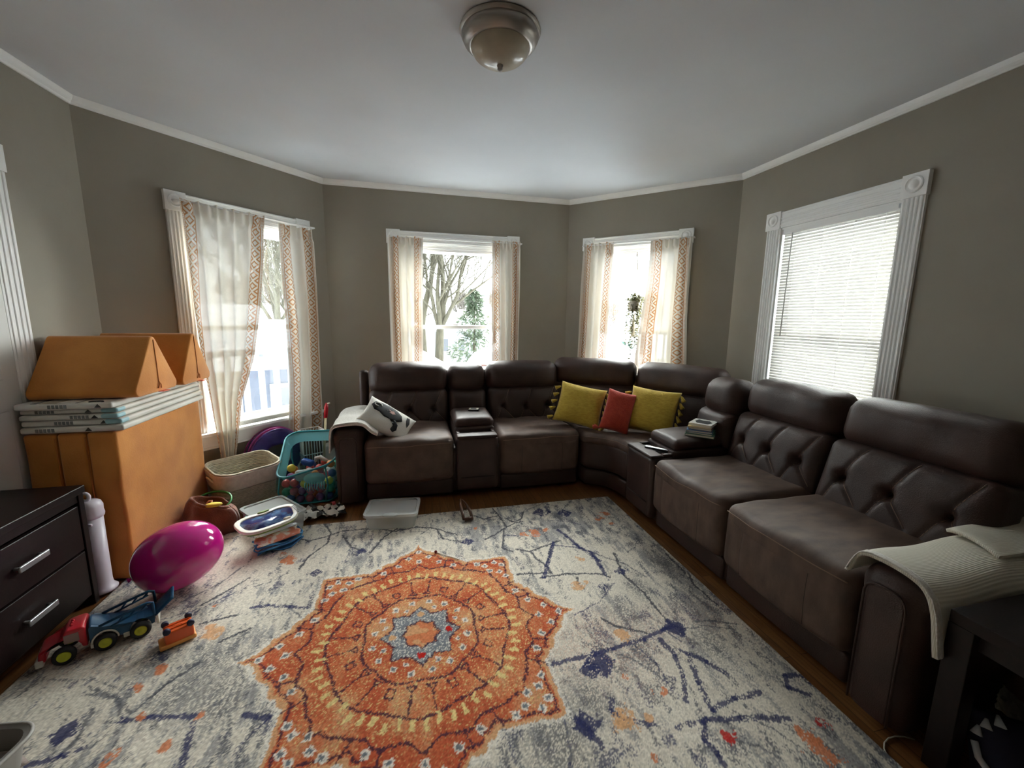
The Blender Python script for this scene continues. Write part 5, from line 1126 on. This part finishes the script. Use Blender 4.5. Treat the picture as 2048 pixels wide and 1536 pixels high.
strip([(-.045, -.035), (-.02, -.03), (-.01, -.055), (.005, -.04), (.02, -.085), (.06, -.10), (.07, -.03), (.02, -.02)], .006); strip([(.03, -.015), (.07, .0), (.085, -.015), (.12, .01), (.15, .01)], .007)
for (x, y) in ((-.12, .075), (-.08, .095), (-.145, .045)): strip([(x, y), (x+.008, y+.032)], [.014, .004], 'white_tooth')
for i, (x, y, z, a, w_, lab) in enumerate(((1.86, .735, .175, 20, .13, 'folded pale paper flyer sticking up behind the navy bag'), (1.675, .655, .016, -30, .10, 'crumpled grey printed paper in front of the navy bag on the floor'), (1.96, .66, .205, 40, .18, 'dark crumpled magazine under the side table'))):
    T = Tr(x, y, z) @ Rz(a) @ Rx((35, 5, 25)[i])
    o = MB().grid(12, 10, lambda u, v: ((u-.5)*w_, (v-.5)*w_*.8, .012+.016*mnoise.noise(Vector((u*5, v*5, i*7)))), T).build('paper_sheet', [mat('pale_paper', (150, 150, 136), .7), pattern_mat('grey_print', (60, 62, 66), (190, 192, 190), 30), pattern_mat('dark_print', (34, 34, 36), (96, 96, 96), 24)][i], solid=.002, smooth=False)
    tag(o, lab, 'paper')
o = MB().rbox((0, 0, 0), (.20, .26, .17), .02, (3, 3, 3), None, Tr(1.97, .63, .09)).build('cardboard_box', mat('dark_card', (38, 34, 32), .8)); tag(o, 'dark box standing under the side table behind the bag', 'box')
cbp = [(1.56, .90, .004), (1.56, .86, .004), (1.575, .82, .004), (1.60, .775, .004), (1.64, .70, .004), (1.70, .66, .004)]
cbp = [(1.575+.09*math.cos(a)+.0, .80+.07*math.sin(a), .004) for a in [R(40+20*k) for k in range(10)]]+[(1.56, .70, .004), (1.66, .62, .004)]
tag(MB().tube(cbp, .0022, 6).build('cable', M_wht), 'thin white cable looping on the floor by the table leg', 'cable')

# ------------------------------------------------------------ hanging plant in the bay window
W = WL['bay_right']; pc = W.p(.765, 1.56, .055); pl = thing('hanging_plant', 'trailing plant in a white macrame hanger in front of the window', 'hanging plant', pc)
px, py = pc[0], pc[1]; M_cord = mat('macrame_cord', (206, 198, 184), .9); M_leaf = mat('variegated_leaf', (62, 74, 34), .5, (120, 114, 62), 60, translucent=.12)
for a in (40, 160, 280):
    q = (px+.062*math.cos(R(a)), py+.062*math.sin(R(a)), 1.60); MB().tube([(px, py, 2.06), (px+.03*math.cos(R(a)), py+.03*math.sin(R(a)), 1.82), q, (px+.052*math.cos(R(a)), py+.052*math.sin(R(a)), 1.50), (px, py, 1.455)], .0032, 6).build('cord', M_cord, pl)
MB().tube([(px, py, 2.055), (px+.008, py, 2.075), (px, py, 2.10), (px-.008, py, 2.075), (px, py, 2.055)], .003, 6).build('hook', M_trim, pl)
MB().tube([(px, py, 1.455), (px, py, 1.40), (px+.004, py, 1.24)], [.010, .014, .022], 8).build('cord_tassel', M_cord, pl)
MB().lathe([(0, -.05), (.045, -.05), (.052, -.03), (.060, .03), (.062, .05), (.056, .05), (.054, .035), (0, .035)], (px, py, 1.545), 28).build('pot', mat('grey_pot', (190, 184, 170), .6), pl)
m = MB(); rnd = random.Random(5); sm = MB()
for k in range(22):
    a = rnd.uniform(0, 2*PI); L_ = rnd.choice([.12, .2, .3, .45, .62]); pts = [(px, py, 1.59)]; x, y, z = px+.05*math.cos(a), py+.05*math.sin(a), 1.61; d = 0
    pts.append((x, y, z))
    while d < L_:
        f = min(1, d/.05); x += .004*math.cos(a)*(1-f)+rnd.uniform(-.004, .004); y += .004*math.sin(a)*(1-f)+rnd.uniform(-.004, .004); z -= .022; d += .022
        dd = math.hypot(x-px, y-py)
        if dd > .085: x = px+(x-px)*.085/dd; y = py+(y-py)*.085/dd
        if (Vector((x, y, 0))-W.a).dot(W.n) < .02: x += W.n.x*.01; y += W.n.y*.01
        pts.append((x, y, z))
        for _ in range(2):
            t_ = Tr(x, y, z) @ Euler((rnd.uniform(-.9, .9), rnd.uniform(-.9, .9), rnd.uniform(0, 6.28))).to_matrix().to_4x4(); s_ = rnd.uniform(.014, .022)
            m.add([(0, 0, 0), (s_*.5, s_*.45, .002), (s_*1.3, 0, -.003), (s_*.5, -s_*.45, .002)], [(0, 1, 2, 3)], t_)
    MB().tube(pts, .0013, 5).build('vine', mat('vine_stem', (120, 116, 60), .6) if k == 0 else bpy.data.materials['vine_stem'], pl)
for k in range(240):
    a = rnd.uniform(0, 2*PI); r_ = rnd.uniform(0, .085); t_ = Tr(px+r_*math.cos(a), py+r_*math.sin(a), 1.60+rnd.uniform(-.01, .05)*(1.2-r_*9)) @ Euler((rnd.uniform(-1, 1), rnd.uniform(-1, 1), rnd.uniform(0, 6.28))).to_matrix().to_4x4(); s_ = rnd.uniform(.014, .024)
    m.add([(0, 0, 0), (s_*.5, s_*.5, .002), (s_*1.3, 0, -.003), (s_*.5, -s_*.5, .002)], [(0, 1, 2, 3)], t_)
tag(m.build('foliage', M_leaf, pl, solid=.0006), kind='stuff')

# ------------------------------------------------------------ outside: snow, trees, houses, porch rails (second-floor view)
M_snow = mat('snow', (236, 239, 244), .8, (226, 231, 240), .4); GZ = -3.2
tag(MB().box((-120, -60, GZ-.3), (120, 130, GZ)).build('snow_ground', M_snow, smooth=False), kind='structure')
M_bark = mat('grey_bark', (84, 80, 64), .9, (64, 60, 48), 4, stretch=(6, 6, 1)); M_bark2 = mat('distant_bark', (98, 92, 84), .9)
def bare_tree(name, lab, base, stems, seed, mt, depth=6, group=None, rmin=.013, lim=1500):
    rnd = random.Random(seed); t = thing(name, lab, 'tree', base, 0, group); trunk = MB(); br_ = MB(); cnt = [0]
    def grow(mb, p, d, L_, r, lv):
        if cnt[0] > lim: return
        pts = [tuple(p)]; rad = [r]; n = 4; up = .10 if lv else .02
        for i in range(n):
            w_ = .13 if lv else .03; d = (d+Vector((rnd.uniform(-w_, w_), rnd.uniform(-w_, w_), rnd.uniform(-.02, up)))).normalized(); p = p+d*L_/n; pts.append(tuple(p)); rad.append(max(rmin, r*(1-.28*(i+1)/n)))
        mb.tube(pts, rad, 8 if lv < 2 else (5 if lv < 4 else 3), caps=False); cnt[0] += 1
        if lv >= depth: return
        nk = 3 if lv == 0 else rnd.choice([2, 3])
        for k in range(nk+1):
            main = k == 0; a = rnd.uniform(0, 2*PI); sp = rnd.uniform(.08, .28) if main else rnd.uniform(.35, .9)
            o = d.orthogonal().normalized(); q = d.cross(o); nd = (d*math.cos(sp)+(o*math.cos(a)+q*math.sin(a))*math.sin(sp)+Vector((0, 0, .10))).normalized()
            j = 4 if main or lv == 0 else rnd.choice([2, 3, 4]); grow(br_ if lv or not main else trunk, Vector(pts[j]), nd, L_*(rnd.uniform(.66, .86) if lv else .34), rad[j]*(.95 if main else rnd.uniform(.45, .7)), lv+1)
    for (off, dr, L_, r) in stems: grow(trunk, Vector(base)+Vector(off), Vector(dr).normalized(), L_, r, 0)
    trunk.build('trunk', mt, t); tag(br_.build('branches', mt, t), kind='stuff'); return t
bare_tree('bare_tree', 'large bare double-trunked tree seen through the middle window', (.62, 14, GZ), [((-.22, 0, 0), (.01, 0, 1), 4.3, .17), ((.20, .1, 0), (.0, 0, 1), 4.1, .19)], 3, M_bark, 5, None, .010, 9000)
bare_tree('bare_tree', 'bare tree whose branches show in the gap of the leftmost window', (-4.6, 15.5, GZ), [((0, 0, 0), (.03, 0, 1), 4.2, .15), ((.5, .3, 0), (.10, 0, 1), 4.0, .13)], 9, M_bark, 5, None, .012, 9000)
t0 = bare_tree('bare_tree', 'distant bare tree standing beyond the snowy roofs', (2.5, 40, GZ), [((0, 0, 0), (0, 0, 1), 2.6, .2)], 21, M_bark2, 5, 'distant bare trees', .03, 3000)
for i, (x, y, s_, a) in enumerate(((-9.5, 34, 1.15, 1), (-13, 36, 1.1, 2), (-7, 42, 1.2, 4), (-1.5, 44, .95, 3), (5.5, 43, 1.05, .5), (9, 46, 1.1, 2.2), (13, 40, 1.0, 5), (17.5, 36, .9, 1.4), (20, 33, 1.0, 3.3), (22.5, 36, .95, 4.4))):
    c_ = copy_tree(t0); c_.location = (x, y, GZ); c_.rotation_euler = (0, 0, a); c_.scale = (s_, s_, s_*1.35)
def evergreen(lab, base, H, rad, seed, mt, n=4200):
    rnd = random.Random(seed); t = thing('evergreen_tree', lab, 'tree', base); MB().tube([base, (base[0], base[1], base[2]+H*.95)], [.13, .02], 8).build('trunk', M_bark, t); m = MB()
    for _ in range(n):
        h = rnd.random()**.8; R_ = rad*(1-h)**.62*(.35+.65*abs(math.sin(h*17+seed)))*1.1; a = rnd.uniform(0, 2*PI); r_ = R_*rnd.random()**.5
        T = Tr(base[0]+r_*math.cos(a), base[1]+r_*math.sin(a), base[2]+.4+(H-.4)*h-.12*r_) @ Euler((rnd.uniform(-.8, .8), rnd.uniform(-.8, .8), a)).to_matrix().to_4x4(); s_ = rnd.uniform(.07, .15)
        m.add([(0, -.25*s_, 0), (s_*1.2, -.12*s_, -.3*s_), (s_*1.3, .12*s_, -.3*s_), (0, .25*s_, 0)], [(0, 1, 2, 3)], T)
    tag(m.build('foliage', mt, t), kind='stuff'); return t
M_ever = mat('evergreen_needles', (96, 106, 84), .8, (70, 84, 64), 3)
evergreen('green conifer dusted with snow at the right of the middle window view', (2.2, 15, GZ), 5.6, 1.55, 4, M_ever, 3800)
evergreen('bluish green conifer behind the deck rail in the plant window', (4.75, 8.6, GZ), 4.1, .75, 6, mat('blue_green_needles', (84, 120, 110), .8, (60, 96, 84), 3), 2200)
def house(name, lab, c, wx, wy, wall_h, roof_h, rz, wallm, wins, gable_x=True, chimney=False):
    t = thing(name, lab, 'house', c, R(rz)); T = Tr(*c) @ Rz(rz)
    MB(T).box((-wx/2, -wy/2, 0), (wx/2, wy/2, wall_h)).build('wall', wallm, t, smooth=False)
    m = MB(T); e = .35
    if gable_x: m.add([(-wx/2-e, -wy/2-e, wall_h), (wx/2+e, -wy/2-e, wall_h), (wx/2+e, wy/2+e, wall_h), (-wx/2-e, wy/2+e, wall_h), (0, -wy/2-e, wall_h+roof_h), (0, wy/2+e, wall_h+roof_h)], [(0, 1, 4), (2, 3, 5), (0, 4, 5, 3), (1, 2, 5, 4), (0, 3, 2, 1)])
    else: m.add([(-wx/2-e, -wy/2-e, wall_h), (wx/2+e, -wy/2-e, wall_h), (wx/2+e, wy/2+e, wall_h), (-wx/2-e, wy/2+e, wall_h), (-wx/2-e, 0, wall_h+roof_h), (wx/2+e, 0, wall_h+roof_h)], [(0, 1, 5, 4), (2, 3, 4, 5), (0, 4, 3), (1, 2, 5), (0, 3, 2, 1)])
    m.build('roof', M_snow, t, smooth=False)
    for (x, z, w_, h) in wins:
        o = MB(T).box((x-w_/2-.08, -wy/2-.06, z-.08), (x+w_/2+.08, -wy/2-.0, z+h+.08)).build('window', mat('house_trim', (200, 204, 210), .6) if 'house_trim' not in bpy.data.materials else bpy.data.materials['house_trim'], t, smooth=False)
        MB(T).box((x-w_/2, -wy/2-.09, z), (x+w_/2, -wy/2-.055, z+h)).build('pane', mat('house_pane', (74, 76, 80), .3) if 'house_pane' not in bpy.data.materials else bpy.data.materials['house_pane'], o, smooth=False)
    if chimney: MB(T).box((wx*.18, -wy*.3, wall_h), (wx*.18+.35, -wy*.3+.4, wall_h+roof_h*.95)).build('chimney', mat('grey_brick', (120, 112, 108), .9), t, smooth=False)
    return t
M_sid = mat('pale_siding', (112, 113, 116), .8); M_blue2 = mat('blue_siding', (84, 88, 98), .7, (78, 82, 92), 3); M_brick = mat('red_brown_siding', (112, 84, 76), .8)
house('white_house', 'white house with a steep snowy roof behind the big bare tree', (2.2, 30, GZ), 4.6, 6, 3.7, 1.5, 0, M_sid, [(-1.6, 2.4, .5, .8), (-.2, 2.4, .5, .8), (.9, 2.4, .4, .8), (1.7, 2.4, .4, .8)], True, True)
house('white_house', 'far white house at the left of the middle window view', (-4.3, 34, GZ), 6, 6, 3.6, 1.3, 0, M_sid, [(1.2, 2.3, .5, .8), (2.2, 2.3, .5, .8)], False)
house('garage', 'brown garage with a snowy roof at the lower right of the middle window', (2.75, 10.6, GZ), 1.9, 2.4, 3.55, .6, -12, M_brick, [], True)
house('shed', 'snow covered shed roof at the lower left of the middle window', (-.10, 9.7, GZ), 1.8, 1.5, 3.25, .75, 10, M_sid, [], True)
house('blue_house', 'blue sided house beyond the porch rail of the leftmost window', (-4.4, 10.3, GZ), 4.6, 4.0, 3.6, 0.9, 22, M_blue2, [(.2, 2.2, .5, 1.0), (1.3, 2.2, .45, 1.0), (1.3, .7, .45, 1.0), (-.8, 2.2, .5, 1.0)], False)
house('neighbour_house', 'red brown house with a white sloping roof edge seen in the plant window', (3.05, 7.1, GZ), 1.3, 1.6, 3.85, .55, -38, M_brick, [], True)
house('snowy_house', 'house with a broad snowy roof above the porch rail of the leftmost window', (-6.8, 19, GZ), 9, 5, 3.9, 1.1, 20, M_sid, [], False)
def railing(lab, a, b, z0, z1, mt, n, w_=.05, bw=.022):
    A = Vector(a); B = Vector(b); u = (B-A).normalized(); L_ = (B-A).length; ang_ = math.degrees(math.atan2(u.y, u.x)); T = Tr(A.x, A.y, 0) @ Rz(ang_)
    t = thing('porch_railing', lab, 'railing', (A.x, A.y, z0)); MB(T).box((0, -w_, z1-.06), (L_, w_, z1)).build('top_rail', mt, t, smooth=False, bevel=.005)
    MB(T).box((0, -w_*.6, z0), (L_, w_*.6, z0+.06)).build('bottom_rail', mt, t, smooth=False)
    for i in range(n): x = L_*(i+.5)/n; MB(T).box((x-bw, -bw, z0+.06), (x+bw, bw, z1-.06)).build('baluster', mt, t, smooth=False)
    for x in (0, L_): MB(T).box((x-.05, -.05, GZ), (x+.05, .05, z1+.05)).build('post', mt, t, smooth=False)
    return t
M_railp = mat('blue_white_rail_paint', (128, 134, 146), .6)
railing('pale blue porch railing just outside the leftmost window', (-2.35, 3.9, 0), (-.95, 5.4, 0), .30, 1.07, M_railp, 13)
railing('grey deck railing behind the hanging plant', (3.75, 8.4, 0), (5.7, 7.1, 0), .55, 1.17, mat('weathered_grey_wood', (128, 128, 124), .8), 16)
